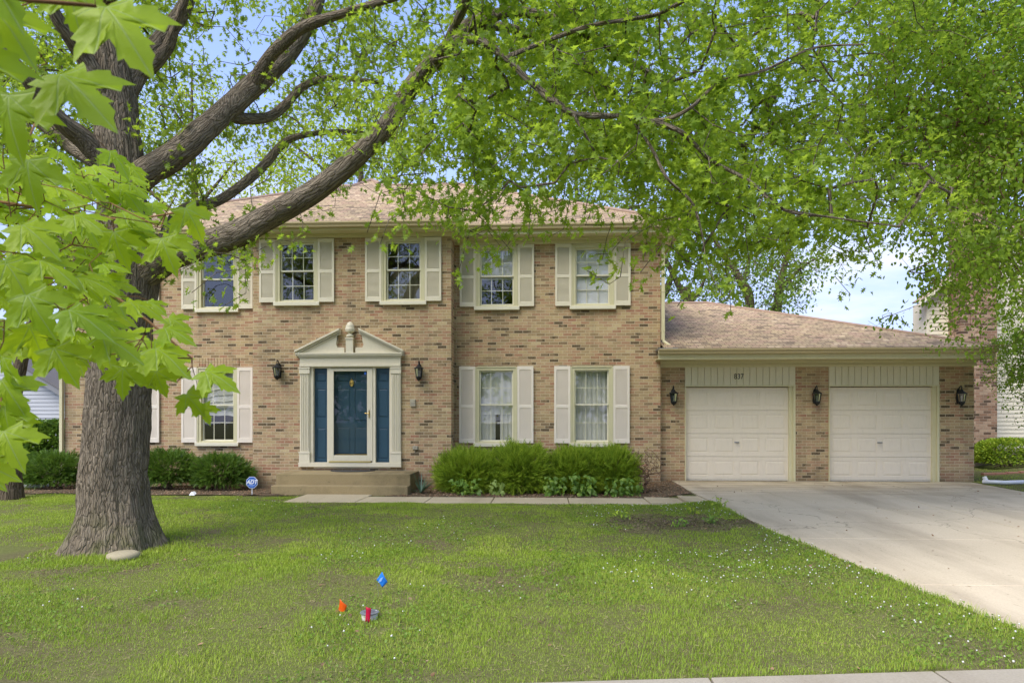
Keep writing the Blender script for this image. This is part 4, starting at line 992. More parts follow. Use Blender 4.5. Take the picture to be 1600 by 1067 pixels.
# wall lanterns
def lantern(x, y, ztop, s=1.0):
    r = MB(); z = ztop; cy = y - .13 * s
    r.prism_xz([(x - .035 * s, z - .40 * s), (x + .035 * s, z - .40 * s), (x + .05 * s, z - .3 * s), (x + .035 * s, z - .1 * s), (x, z - .05 * s), (x - .035 * s, z - .1 * s), (x - .05 * s, z - .3 * s)], y - .02, y - .001)
    r.tube([(x, y - .01, z - .13 * s), (x, y - .05 * s, z - .03 * s), (x, cy + .02, z - .005), (x, cy - .01, z - .03 * s), (x, cy, z - .09 * s)], .011 * s, 8)
    r.tube([(x, y - .01, z - .37 * s), (x, cy + .04, z - .40 * s), (x, cy, z - .385 * s)], .012 * s, 8)
    r.lathe(x, cy, [(.012 * s, z - .08 * s), (.03 * s, z - .095 * s), (.035 * s, z - .115 * s), (.085 * s, z - .155 * s), (.112 * s, z - .17 * s), (.112 * s, z - .18 * s), (.09 * s, z - .185 * s)], 12)
    for k in range(6):
        a = math.pi / 3 * k + .52; ca_, sa_ = math.cos(a), math.sin(a)
        r.tube([(x + .088 * s * ca_, cy + .088 * s * sa_, z - .18 * s), (x + .062 * s * ca_, cy + .062 * s * sa_, z - .36 * s)], .007 * s, 5)
    r.lathe(x, cy, [(.066 * s, z - .355 * s), (.07 * s, z - .36 * s), (.066 * s, z - .385 * s), (.045 * s, z - .42 * s), (.02 * s, z - .44 * s), (.012 * s, z - .455 * s)], 12)
    o = r.build('wall_lantern', M['black'], None, loc=(x, y, z)); o.parent = house; o.location = Vector((x, y, z)) - house.location
    g_ = MB(); g_.lathe(x, cy, [(.082 * s, z - .182 * s), (.057 * s, z - .356 * s)], 6, .52); go = g_.build('lamp_glass', M['lamp_glass'], None, loc=(x, y, z)); go.parent = o; go.location = (0, 0, 0)
    b = MB(); b.lathe(x, cy, [(.012 * s, z - .35 * s), (.012 * s, z - .29 * s), (.02 * s, z - .26 * s), (.012 * s, z - .22 * s)], 8); bo = b.build('bulb', M['white'], None, loc=(x, y, z)); bo.parent = o; bo.location = (0, 0, 0)
    return o
l0x, l0z = XZ(436.5, 563, Yb); l0 = lantern(l0x, Yb, l0z)
for px, py, yy in ((656, 564, Yb), (1051, 603, Yg), (1273, 603, Yg), (1497, 603, Yg)):
    X_, Z_ = XZ(px, py, yy); copy_part(l0, (X_ - l0x, yy - Yb, Z_ - l0z))
# ---- front steps, mat
stp = thing('front_steps', 'weathered two level concrete front steps below the blue door', 'steps', (PX(535, 14.0), 14.2, -.15))
z1_ = .035; z2_ = .262
t_ = MB(); t_.box(PX(431, 13.95), PX(641, 13.95), 13.95, Yb - .002, -.3, z2_); t_.build('upper_step', M['step'], stp, bevel=.015)
t_ = MB(); t_.box(PX(423, 13.66), PX(637, 13.66), 13.66, 13.948, -.3, z1_); t_.build('lower_step', M['step'], stp, bevel=.015)
dm = MB(); mx_ = PX(545, 14.5); n_ = 24
dm.v = [(mx_ + .5 * math.cos(t), 14.84 - .42 * math.sin(t), z2_ + h_) for h_ in (.001, .016) for t in np.linspace(0, math.pi, n_)]
dm.f = [tuple(range(n_)), tuple(range(2 * n_ - 1, n_ - 1, -1))] + [(k + 1, k, n_ + k, n_ + k + 1) for k in range(n_ - 1)] + [(0, n_ - 1, 2 * n_ - 1, n_)]
finish(dm.build('doormat', M['mat'], None), label='dark half round doormat on the top front step', cat='doormat')

# ------------------------------------------------------------------ growing trees
def grow(main, targets, step=.25, droop=.0, jit=.15, reach=1.6):
    """main: list of polylines (n,4: x,y,z,r).  Returns node positions, parents, base radii (0 for grown nodes)."""
    N, PR, R0 = [], [], []
    for pl in main:
        pl = np.asarray(pl, float); first = True
        for a, b in zip(pl[:-1], pl[1:]):
            L = np.linalg.norm(b[:3] - a[:3]); k = max(1, int(L / step))
            for i in range(0 if first else 1, k + 1):
                q = a + (b - a) * i / k
                if first and i == 0:
                    par = -1
                    if N:
                        d = np.linalg.norm(np.array(N) - q[:3], axis=1); par = int(d.argmin())
                else: par = len(N) - 1
                N.append(q[:3]); PR.append(par); R0.append(q[3])
            first = False
    nm = len(N); cap = nm + len(targets) * 14
    P = np.zeros((cap, 3)); P[:nm] = N; par = np.full(cap, -1); par[:nm] = PR; r0 = np.zeros(cap); r0[:nm] = R0; n = nm
    w0 = np.zeros(cap); w0[:nm] = np.clip((np.array(R0) - .05) * 6, 0, 1.5)
    T = np.asarray(targets); d0 = np.array([np.min(np.linalg.norm(P[:nm] - t, axis=1)) for t in T]); tips = []
    for ti in np.argsort(d0):
        t = T[ti]; d = np.linalg.norm(P[:n] - t, axis=1)
        # prefer attachment points that lie closer to the trunk than the target (branches run outwards)
        cost = d + w0[:n] * .8
        j = int(cost.argmin()); D = d[j]; k = int(np.clip(round(D / step), 1, 12)); a = P[j]
        dirp = (a - P[par[j]]) if par[j] >= 0 else (t - a); nd = np.linalg.norm(dirp); dirp = dirp / nd if nd > 1e-6 else np.zeros(3)
        c1 = a + dirp * D * .35 + np.array([0, 0, D * .12]); prev = j
        for i in range(1, k + 1):
            s = i / k; q = (1 - s) ** 2 * a + 2 * s * (1 - s) * c1 + s * s * t
            if i < k: q = q + rng.normal(0, jit * step, 3)
            q[2] -= droop * math.sin(s * math.pi / 2) * 0
            P[n] = q; par[n] = prev; prev = n; n += 1
            if n >= cap: break
        tips.append(prev)
        if n >= cap: break
    return P[:n], par[:n], r0[:n], np.array(tips)
def radii(P, par, r0, rt=.004, ex=.45, cmax=None):
    n = len(P); cnt = np.zeros(n); haschild = np.zeros(n, bool)
    for i in range(n):
        if par[i] >= 0: haschild[par[i]] = True
    cnt[~haschild] = 1
    order = np.arange(n)[::-1]
    for i in order:
        if par[i] >= 0: cnt[par[i]] += cnt[i]
    r = rt * np.maximum(cnt, 1) ** ex
    return np.where(r0 > 0, np.maximum(r0, 0), r)
def limb_mesh(P, par, r, skip_main, r0, nmin=4):
    """tubes for each chain; returns V,F(quads)"""
    n = len(P); ch = [[] for _ in range(n)]
    for i in range(n):
        if par[i] >= 0: ch[par[i]].append(i)
    chains = []; stack = [(i, -1) for i in range(n) if par[i] < 0]
    while stack:
        i, p = stack.pop(); c = [p] if p >= 0 else []; c.append(i); cur = i
        while True:
            k = ch[cur]
            if not k: break
            k = sorted(k, key=lambda q: -r[q]); 
            if r0[cur] > 0:      # keep main limbs on their own line
                mm = [q for q in k if r0[q] > 0 and q == cur + 1]
                if mm: k = mm + [q for q in k if q != mm[0]]
            nxt = k[0]
            for o in k[1:]: stack.append((o, cur))
            c.append(nxt); cur = nxt
        if len(c) > 1: chains.append(c)
    Vs, Fs = [], []; b = 0
    for c in chains:
        pts = P[c]; rr = r[c].copy()
        if skip_main and all(r0[q] > 0 for q in c[1:]): continue
        if len(c) > 2 and r0[c[0]] > 0 and not r0[c[1]] > 0: rr[0] = min(rr[0], rr[1] * 1.5)
        elif len(c) > 1: rr[0] = min(rr[0], rr[1] * 1.4)
        ns = 9 if rr.max() > .03 else (6 if rr.max() > .012 else nmin)
        t = np.gradient(pts, axis=0); t /= np.linalg.norm(t, axis=1, keepdims=True) + 1e-9
        ref = np.cross(t, [0, 0, 1.]); bad = np.linalg.norm(ref, axis=1) < .2; ref[bad] = np.cross(t[bad], [1., 0, 0])
        ref /= np.linalg.norm(ref, axis=1, keepdims=True); q = np.cross(t, ref)
        a = np.linspace(0, 2 * np.pi, ns + 1)[:-1]
        ring = pts[:, None] + rr[:, None, None] * (ref[:, None] * np.cos(a)[None, :, None] + q[:, None] * np.sin(a)[None, :, None])
        m = len(c); Vs.append(ring.reshape(-1, 3))
        i0 = np.arange(m - 1)[:, None] * ns; k = np.arange(ns)[None]; k2 = (k + 1) % ns
        Fs.append(np.stack([b + i0 + k, b + i0 + k2, b + i0 + ns + k2, b + i0 + ns + k], -1).reshape(-1, 4)); b += m * ns
    return np.concatenate(Vs), np.concatenate(Fs)
def main_limbs(lines, ns=28, amp=.06, rstep=.05, flare=None):
    """thick limbs with real bark ridges; lines (n,4)"""
    Vs, Fs, Bs = [], [], []; b = 0
    for li, pl in enumerate(lines):
        pl = np.asarray(pl, float)
        # catmull-rom resample
        Pp = np.vstack([2 * pl[0] - pl[1], pl, 2 * pl[-1] - pl[-2]]); out = []
        for i in range(1, len(Pp) - 2):
            L = np.linalg.norm(Pp[i + 1][:3] - Pp[i][:3]); k = max(2, int(L / rstep))
            for s in np.arange(k) / k:
                p0, p1, p2, p3 = Pp[i - 1:i + 3]
                out.append(.5 * (2 * p1 + (p2 - p0) * s + (2 * p0 - 5 * p1 + 4 * p2 - p3) * s * s + (3 * p1 - p0 - 3 * p2 + p3) * s ** 3))
        out.append(pl[-1]); out = np.array(out); pts, rr = out[:, :3], np.maximum(out[:, 3], .004)
        t = np.gradient(pts, axis=0); t /= np.linalg.norm(t, axis=1, keepdims=True)
        ref = np.zeros_like(t); r_ = np.cross(t[0], [0, 1., 0]); r_ /= np.linalg.norm(r_)
        for i in range(len(t)): r_ = r_ - t[i] * r_.dot(t[i]); r_ /= np.linalg.norm(r_); ref[i] = r_
        q = np.cross(t, ref); n = ns if rr.max() < .3 else ns * 5
        a = np.linspace(0, 2 * np.pi, n + 1)[:-1]; Aa, Rr = np.meshgrid(a, rr)
        sl = np.concatenate([[0], np.cumsum(np.linalg.norm(np.diff(pts, axis=0), axis=1))]); S_ = np.repeat(sl[:, None], n, 1)
        q3 = np.stack([np.cos(Aa) * 2.6 * np.maximum(Rr, .08) * 5, np.sin(Aa) * 2.6 * np.maximum(Rr, .08) * 5, S_ * 1.1 + li * 9], -1).reshape(-1, 3)
        nz = vnoise(q3, 1.9, 2).reshape(Aa.shape); rid = 1 - np.abs(2 * vnoise(q3 + 11, 2.7, 2).reshape(Aa.shape) - 1) * 2.2
        lum = vnoise(np.stack([np.cos(Aa) * 1.3, np.sin(Aa) * 1.3, S_ * 1.2 + li * 5], -1).reshape(-1, 3), 1.4, 2).reshape(Aa.shape)
        rad = Rr * (1 + (lum - .5) * .22) + (nz - .5) * .02 * np.clip(Rr / .2, .3, 1.6) + rid * .014 * np.clip(Rr / .25, .2, 1.3)
        if flare is not None and li == 0:
            hgt = np.clip(1 - S_ / .85, 0, 1) ** 2.2
            lob = .55 + .45 * np.cos(Aa * 5 + 1.1 + .8 * np.sin(Aa * 2)); rad = rad + flare * hgt * (.35 + .65 * lob)
        ring = pts[:, None] + rad[..., None] * (ref[:, None] * np.cos(Aa)[..., None] + q[:, None] * np.sin(Aa)[..., None])
        m = len(pts); Vs.append(ring.reshape(-1, 3)); RR = np.maximum(Rr, .02); Bs.append(np.stack([np.cos(Aa) * RR, np.sin(Aa) * RR, S_ + li * 3.7], -1).reshape(-1, 3)); i0 = np.arange(m - 1)[:, None] * n; k = np.arange(n)[None]; k2 = (k + 1) % n
        Fs.append(np.stack([b + i0 + k, b + i0 + k2, b + i0 + n + k2, b + i0 + n + k], -1).reshape(-1, 4)); b += m * n
    return np.concatenate(Vs), np.concatenate(Fs), np.concatenate(Bs)

# leaf templates (x across, y to the tip, z up)
def leafT(half, droop=.25, fold=.15):
    o = half + [(-x, y) for x, y in half[::-1] if abs(x) > 1e-6]
    T = np.array([(x, y, 0) for x, y in o]); F = np.array(tess_fix(o), np.int32)
    T[:, 2] = fold * np.abs(T[:, 0]) - droop * (T[:, 1] ** 2) * .5
    return T, F
OAK = leafT([(0, -.18), (.02, .0), (.05, .12), (.26, .06), (.10, .26), (.42, .44), (.12, .46), (.30, .76), (.09, .70), (0, 1)], .35, .3)
OVAL = leafT([(0, 0), (.22, .18), (.30, .42), (.18, .74), (0, 1)], .3, .35)
def leaves(tips_pos, tip_dir, per, size, spread, T, zdown=.3, mat=None, name='crown', parent=None, along=.35, smin=.7, flat=.55):
    n = len(tips_pos) * per; P = np.repeat(tips_pos, per, 0); D = np.repeat(tip_dir, per, 0)
    P = P - D * (rng.random((n, 1)) ** 1.2) * along + rng.normal(0, spread, (n, 3)); P[:, 2] -= rng.random(n) * spread * .8
    fw = D * .6 + rdir(n) * .9; fw[:, 2] -= zdown; nr = rdir(n) + np.array([0, 0, flat * 2.])
    V, F, _ = scatter(T[0], T[1], P, rotmats(nr, fw), size * (smin + (1.3 - smin) * rng.random(n)))
    return npmesh(name, V, F, mat, parent)
def tipdirs(P, par, tips):
    d = P[tips] - P[np.maximum(par[par[tips]], 0)]; return d / (np.linalg.norm(d, axis=1, keepdims=True) + 1e-9)
def clumps(C, m, s, sag=.35):
    """m twig targets around every clump centre"""
    n = len(C); o = rng.normal(0, 1, (n, m, 3)) * s; o[..., 2] = o[..., 2] * .7 - sag * s
    return (C[:, None] + o).reshape(-1, 3)
def table_samples(n, cols, rows, tab, drange, zsafe=True):
    tab = np.array(tab, float); p = tab.ravel() / tab.sum(); k = rng.choice(tab.size, n, p=p); r, c = np.divmod(k, tab.shape[1])
    cw = cols[1] - cols[0]; rh = rows[1] - rows[0]
    px = np.array(cols)[c] + (rng.random(n) - .5) * cw * 1.15; py = np.array(rows)[r] + (rng.random(n) - .5) * rh * 1.15
    d = drange[0] + (drange[1] - drange[0]) * rng.random(n)
    return px, py, d

# ---- the big oak
oak = thing('oak_tree', 'large spreading oak with thick ridged trunk leaning over the front lawn and house', 'tree', tuple(TREE))
D0 = 8.5; mpp = D0 / FP
def L(*pts): return [tuple(WD(px, py, d)) + (w * d / FP / 2,) for px, py, d, w in pts]
trunk = L((179, 872, 8.5, 112), (180, 835, 8.5, 106), (180, 800, 8.5, 100), (179, 750, 8.5, 94), (183, 690, 8.5, 89), (185, 640, 8.5, 87), (188, 580, 8.5, 85), (193, 500, 8.5, 78), (200, 440, 8.5, 80), (200, 385, 8.5, 82), (192, 320, 8.5, 66), (189, 260, 8.5, 66), (183, 190, 8.5, 60), (176, 110, 8.45, 52), (160, 20, 8.4, 46), (140, -90, 8.3, 38), (150, -260, 8.2, 26), (190, -480, 8.3, 14), (200, -640, 8.3, 6))
limbA = L((196, 452, 8.5, 50), (228, 424, 8.48, 50), (268, 400, 8.4, 42), (320, 383, 8.3, 40), (372, 365, 8.2, 38), (432, 332, 8.1, 36), (500, 293, 8.0, 33), (560, 243, 7.9, 30), (605, 195, 7.8, 28), (645, 132, 7.7, 26), (690, 85, 7.7, 22), (735, 38, 7.7, 18), (800, 18, 7.6, 13), (870, 30, 7.5, 10), (950, 75, 7.4, 8), (1040, 130, 7.3, 6))
limbA2 = L((735, 38, 7.7, 14), (800, 45, 8.2, 12), (880, 75, 8.6, 10), (930, 115, 8.9, 9), (985, 175, 9.1, 7), (1060, 230, 9.2, 5))
limbA3 = L((690, 85, 7.7, 13), (720, 20, 7.2, 13), (760, -60, 6.8, 12), (840, -160, 6.6, 9), (950, -220, 6.6, 6))
limbA4 = L((640, 140, 7.7, 16), (700, 70, 7.0, 13), (745, 62, 6.6, 11), (790, 90, 6.4, 10), (830, 130, 6.3, 9), (895, 178, 6.2, 8), (985, 183, 6.3, 7), (1060, 204, 6.1, 6), (1110, 250, 6.3, 5), (1170, 283, 6.1, 4.5), (1225, 328, 6.0, 3.5), (1300, 340, 6.2, 2.6), (1390, 352, 6.1, 1.6))
limbJ = L((985, 183, 6.3, 6), (1035, 188, 6.2, 5.5), (1080, 168, 6.0, 5), (1125, 128, 6.2, 4), (1190, 112, 6.0, 3.4), (1270, 76, 6.1, 2.6), (1350, 70, 5.9, 1.8))
limbK = L((985, 183, 6.3, 5), (1018, 232, 6.3, 4.5), (1042, 278, 6.1, 3.8), (1082, 318, 6.2, 3), (1098, 370, 6.1, 2))
limbL = L((790, 90, 6.4, 7), (850, 66, 6.5, 6), (925, 40, 6.2, 5), (1030, 22, 6.3, 4), (1120, -30, 6.0, 3))
limbB = L((196, 300, 8.5, 48), (228, 270, 8.5, 42), (268, 247, 8.6, 40), (305, 217, 8.7, 38), (345, 180, 8.9, 34), (390, 140, 9.1, 32), (430, 105, 9.3, 28), (465, 65, 9.5, 24), (492, 15, 9.6, 20), (515, -60, 9.8, 17), (560, -180, 9.9, 12), (640, -290, 10, 7))
limbB2 = L((390, 140, 9.1, 20), (425, 85, 8.9, 18), (470, 45, 8.7, 16), (540, 20, 8.5, 12), (640, -10, 8.4, 9), (760, -50, 8.3, 6))
limbE = L((350, 180, 8.9, 20), (385, 186, 9.2, 17), (420, 183, 9.5, 15), (448, 163, 9.8, 13), (475, 135, 10.0, 11), (520, 122, 10.2, 8), (600, 130, 10.4, 5))
limbC = L((188, 160, 8.5, 34), (212, 118, 8.6, 30), (235, 82, 8.7, 26), (260, 52, 8.8, 24), (285, 18, 8.9, 22), (310, -40, 9.0, 18), (370, -160, 9.2, 12), (430, -260, 9.3, 6))
limbC2 = L((205, 125, 8.6, 22), (235, 105, 8.6, 20), (262, 75, 8.6, 17), (275, 40, 8.5, 12), (300, -30, 8.3, 8))
limbD = L((250, 410, 8.4, 20), (262, 360, 8.8, 18), (290, 328, 9.2, 17), (345, 312, 9.6, 15), (405, 266, 10, 14), (437, 230, 10.2, 12), (465, 214, 10.3, 9), (535, 206, 10.5, 6), (620, 215, 10.7, 4))
limbF = L((188, 292, 8.5, 40), (160, 250, 8.4, 34), (128, 216, 8.2, 30), (98, 192, 8.0, 26), (66, 158, 7.8, 22), (38, 118, 7.6, 20), (0, 78, 7.4, 18), (-90, 10, 7.0, 14), (-220, -60, 6.8, 9), (-340, -90, 6.6, 5))
limbF2 = L((165, 258, 8.4, 30), (110, 228, 8.8, 22), (60, 190, 9.2, 17), (0, 170, 9.6, 14), (-120, 120, 10, 10), (-260, 80, 10.3, 6))
limbG = L((182, 175, 8.5, 34), (158, 132, 8.3, 28), (135, 95, 8.2, 26), (112, 62, 8.0, 22), (85, 20, 7.8, 18), (50, -60, 7.5, 14), (-20, -170, 7.2, 9), (-60, -260, 7.0, 5))
limbH = L((150, 20, 8.4, 24), (210, -60, 7.6, 20), (320, -150, 6.6, 15), (450, -220, 5.8, 9), (600, -260, 5.4, 5))
mains = [trunk, limbA, limbA2, limbA3, limbA4, limbJ, limbK, limbL, limbB, limbB2, limbE, limbC, limbC2, limbD, limbF, limbF2, limbG, limbH]
cols = [50 + 100 * i for i in range(15)]; rows = [-125, -75, -25, 25, 75, 125, 175, 225, 275, 325, 375, 425]
tab = [[5, 5, 5, 5, 5, 5, 6, 6, 6, 6, 6, 5, 4, 3, 1], [5, 5, 5, 5, 5, 5, 6, 7, 7, 7, 7, 6, 5, 4, 2], [6, 5, 5, 3, 6, 7, 7, 8, 8, 7, 7, 7, 6, 5, 2],
       [6, 5, 4, 2, 5, 7, 8, 9, 9, 7, 6, 8, 7, 6, 2], [6, 5, 3, 1, 3, 7, 9, 9, 9, 8, 7, 8, 6, 5, 2], [6, 4, 3, 2, 2, 6, 9, 9, 9, 8, 8, 8, 4, 5, 1],
       [5, 4, 3, 3, 3, 5, 8, 9, 9, 8, 8, 8, 6, 6, 1], [5, 3, 3, 2, 4, 5, 7, 8, 7, 6, 9, 9, 8, 6, 1], [4, 3, 2, 2, 4, 2, 4, 5, 4, 3, 8, 9, 8, 5, 1],
       [3, 1, 1, 1, 1, .2, 1.2, 2.2, .7, .3, 5, 7, 6, 3, .3], [1.5, 1, 1.3, 1.6, .3, 0, 0, 0, 0, 0, .8, 2.2, 2, 1, .1], [1, .3, .8, .6, 0, 0, 0, 0, 0, 0, 0, .1, .1, .1, 0]]
px, py, d = table_samples(1350, cols, rows, tab, (6.2, 12.2))
lf = px < 620; d[lf] = 8.4 + 4.0 * rng.random(lf.sum())
lowmask = py > 290; d[lowmask] = 6.4 + 2.6 * rng.random(lowmask.sum())
C = WDn(px, py, d)
# rest of the crown outside the picture
Q = rdir(900) * rng.random((900, 1)) ** .33 * np.array([9.2, 6.6, 5.2]) + np.array([TREE[0] + 1.0, 8.3, 8.2])
u_ = (Q[:, 0] * c_ + Q[:, 1] * s_) / np.maximum(-Q[:, 0] * s_ + Q[:, 1] * c_, .1); v_ = (Q[:, 2] - CZ) / np.maximum(-Q[:, 0] * s_ + Q[:, 1] * c_, .1)
qpx, qpy = 800 + u_ * FP, HY - v_ * FP
k = ((qpx < -30) | (qpy < -150)) & (Q[:, 2] > 3.6) & (np.hypot(Q[:, 0], Q[:, 1]) > 3.2)
C = np.concatenate([C, Q[k][:330]])
k = ~((C[:, 1] > 14.0) & (C[:, 2] < 9.5)); C = C[k]
C = C[(vnoise(C, .75, 2) + rng.normal(0, .05, len(C))) >  np.where(C[:, 0] > -1.5, .36, .45)]
SUBC = clumps(C, 4, .36, .2); k = (SUBC[:, 1] < 14.2) | (SUBC[:, 2] > 9); SUBC = SUBC[k]
Pn, par, r0, tips = grow(mains, SUBC, .24, jit=.18)
r = radii(Pn, par, r0, .0042, .46)
V1, F1, B1 = main_limbs(mains, 26, flare=.27)
npmesh('trunk', V1, F1, M['bark'], oak, smooth=True, bco=B1)
V2, F2 = limb_mesh(Pn, par, r, True, r0)
npmesh('branches', V2, F2, M['bark'], oak, smooth=True, bco=V2)
td = tipdirs(Pn, par, tips)
leaves(Pn[tips], td, 15, .095, .075, OAK, .35, M['oak_leaf'], 'crown', oak, along=.5)
st_ = MB(); sc0 = WD(193, 866, 7.85); zz = float(gz(sc0[0:1], sc0[1:2])[0]) + .02
st_.lathe(sc0[0], sc0[1], [(.165, zz - .02), (.178, zz + .01), (.172, zz + .045), (.13, zz + .062), (.03, zz + .068)], 28)
finish(st_.build('stepping_stone', M['stone'], smooth=True), label='round pale concrete stone disc at the foot of the oak', cat='stone')

# ---- maple branch close to the camera
half = [(0, 0), (.08, -.06), (.22, -.09), (.38, -.13), (.35, -.04), (.30, .06), (.42, .09), (.56, .15), (.52, .22), (.60, .30), (.70, .44), (.54, .40), (.44, .50), (.36, .43), (.19, .38), (.18, .50), (.25, .64), (.17, .64), (.17, .76), (.09, .82), (0, 1)]
out = half + [(-x, y) for x, y in half[-2:0:-1]]
ctr = np.array([0, .2]); O = np.array(out); n_o = len(O)
T = [np.array([[0, .2]])] + [ctr + (O - ctr) * f for f in (.33, .66, 1.)]; T = np.concatenate(T); Fm = []
for i in range(n_o):
    j = (i + 1) % n_o; Fm.append((0, 1 + i, 1 + j))
    for rg in (0, 1):
        a, b = 1 + rg * n_o, 1 + (rg + 1) * n_o; Fm += [(a + i, b + i, b + j), (a + i, b + j, a + j)]
Fm = np.array(Fm, np.int32); T[:, 0] *= 1.02
ang_ = np.arctan2(T[:, 0], T[:, 1] + .0); rad_ = np.hypot(T[:, 0], T[:, 1] + .0)
# ribs stay up, blade sags between them; tips droop
Zm = -.42 * rad_ ** 2 * .6 - .05 * np.abs(np.sin(ang_ * 4.3)) * rad_ + .03 * np.sin(9 * T[:, 0] + 5 * T[:, 1])
TM = np.concatenate([T, Zm[:, None]], 1)
maple = thing('maple_tree', 'young maple at the left edge reaching large bright green leaves towards the camera', 'tree', (-3.4, 1.1, float(gz(np.array([-3.4]), np.array([1.1]))[0])))
LV = []   # px,py of leaf middle, depth, length(m), tip angle on screen (0 right, 90 down), tilt (0 face-on .. 1 edge-on)
LV += [(195, 50, .80, .13, 55, .3), (115, 15, .9, .09, 80, .4), (130, 145, .92, .145, 42, .35), (15, 40, .85, .13, 50, .5), (15, 195, .95, .13, 85, .3), (-45, 110, .8, .15, 60, .4), (45, 285, 1.15, .12, 85, .3), (-10, -30, .8, .14, 50, .5)]
LV += [(305, 350, 1.45, .12, 66, .35), (262, 398, 1.45, .125, 70, .3), (185, 392, 1.35, .12, 85, .3), (110, 300, 1.5, .12, 20, .7), (345, 590, 1.38, .12, 25, .5), (305, 632, 1.4, .09, 62, .5), (320, 648, 1.42, .07, 80, .4), (268, 560, 1.35, .13, 35, .45), (250, 600, 1.4, .09, 80, .35),
       (190, 598, 1.36, .10, 95, .25), (100, 570, 1.3, .13, 60, .4), (190, 540, 1.3, .13, 30, .5), (60, 540, 1.3, .13, 80, .4), (140, 500, 1.25, .14, 30, .5), (60, 490, 1.25, .14, 60, .4), (20, 620, 1.2, .12, 60, .5), (10, 660, 1.2, .10, 80, .5), (18, 700, 1.15, .12, 60, .5), (5, 590, 1.2, .12, 100, .4),
       (230, 480, 1.4, .12, 20, .6), (150, 440, 1.35, .13, 15, .6), (90, 420, 1.3, .13, 30, .6), (30, 440, 1.25, .13, 60, .5), (280, 520, 1.4, .11, 20, .6), (215, 340, 1.5, .12, 20, .6), (60, 370, 1.3, .14, 40, .5), (140, 345, 1.4, .13, 25, .6)]
def region(n, x0, x1, y0, y1, d0, d1, a0, a1, t0, t1, l0=.095, l1=.13):
    for _ in range(n): LV.append((random.uniform(x0, x1), random.uniform(y0, y1), random.uniform(d0, d1), random.uniform(l0, l1), random.uniform(a0, a1), random.uniform(t0, t1)))
region(140, -60, 225, 250, 430, 1.7, 2.5, -5, 60, .5, .9, .065, .095)
region(85, -60, 215, 420, 565, 1.6, 2.2, 0, 80, .35, .8, .065, .095)
region(9, 190, 300, 320, 400, 1.6, 2.0, 10, 60, .5, .85, .06, .085)
region(12, 190, 300, 470, 590, 1.5, 1.8, 0, 60, .4, .8, .06, .09)
region(9, -60, 15, 580, 740, 1.2, 1.5, 20, 80, .4, .7, .07, .1)
region(5, -60, 90, 180, 290, 1.9, 2.5, 0, 90, .4, .9)
region(60, -600, -80, -250, 700, .9, 2.4, -20, 110, .3, .9)
LV = np.array(LV); n = len(LV); LV[8:35, 3] *= .68; LV[:8, 3] *= .74
rt = np.array([c_, s_, 0]); fwv = np.array([-s_, c_, 0]); upv = np.array([0, 0, 1.])
a = np.radians(LV[:, 4]); mid = WDn(LV[:, 0], LV[:, 1], LV[:, 2])
jit = rng.normal(0, .22, n)
fw = rt * np.cos(a)[:, None] - upv * (np.sin(a) * (1 - .35 * LV[:, 5]))[:, None] + fwv * (jit * .8)[:, None]; fw /= np.linalg.norm(fw, axis=1, keepdims=True)
nr = -fwv * (1 - LV[:, 5])[:, None] * .9 + upv * (LV[:, 5] * .85 + .15)[:, None] + rt * rng.normal(0, .22, (n, 1))
Rm = rotmats(nr, fw); base_ = mid - fw * (LV[:, 3] * .45)[:, None]
V, F, uv = scatter(TM, Fm, base_, Rm, LV[:, 3], T)
npmesh('foliage', V, F, M['maple_leaf'], maple, uv=uv, smooth=True)
tz = float(maple.location.z)
mm = [[(-3.4, 1.1, tz - .1, .07), (-3.38, 1.12, 1.0, .055), (-3.3, 1.1, 2.2, .045), (-3.35, 1.2, 3.6, .03), (-3.3, 1.2, 5, .008)]]
def ML(z0, *pts): return [(-3.34, 1.1, z0, .018)] + [tuple(WD(px, py, dd)) + (w,) for px, py, dd, w in pts]
mm += [ML(1.2, (-500, 480, 1.5, .010), (-150, 430, 1.6, .007), (60, 432, 1.6, .0045), (150, 440, 1.58, .0035), (230, 500, 1.52, .0028), (300, 560, 1.46, .002)),
       ML(2.0, (-600, 150, 1.2, .010), (-200, 120, 1.3, .007), (-40, 170, 1.3, .005), (60, 180, 1.2, .003)), ML(2.3, (-700, -100, 1.0, .009), (-200, -60, .85, .005), (40, 0, .8, .003), (150, 10, .78, .002)),
       ML(1.6, (-450, 300, 1.7, .008), (-100, 300, 1.9, .006), (90, 330, 1.85, .004), (200, 345, 1.7, .0025), (290, 330, 1.6, .002)), ML(.9, (-400, 640, 1.4, .007), (-60, 640, 1.4, .004), (0, 640, 1.35, .002))]
Pm, pm, rm0, tm = grow(mm, base_ - fw * .03, .06, jit=.08)
rm = radii(Pm, pm, rm0, .0011, .3)
V3, F3 = limb_mesh(Pm, pm, rm, False, rm0, 5)
npmesh('branch', V3, F3, M['twig'], maple, smooth=True)

# ---- generic trees
def tree(name, label, base, mains, C, per_clump, cs, per, lsize, lmat, bmat, T=OVAL, spread=.1, step=.3, along=.4, rt=.004, group=None, zdown=.3, main_ns=16, sag=.35):
    t = thing(name, label, 'tree', tuple(base), group)
    tg = clumps(C, per_clump, cs, sag); P_, pr_, q0, tp = grow(mains, tg, step, jit=.15); rr_ = radii(P_, pr_, q0, rt, .42)
    a, b, q_ = main_limbs(mains, main_ns, rstep=.12); npmesh('trunk', a, b, M[bmat], t, smooth=True, bco=q_)
    a, b = limb_mesh(P_, pr_, rr_, True, q0, 3)
    if len(a): npmesh('branches', a, b, M[bmat], t, smooth=True, bco=a)
    leaves(P_[tp], tipdirs(P_, pr_, tp), per, lsize, spread, T, zdown, M[lmat], 'crown', t, along=along)
    return t
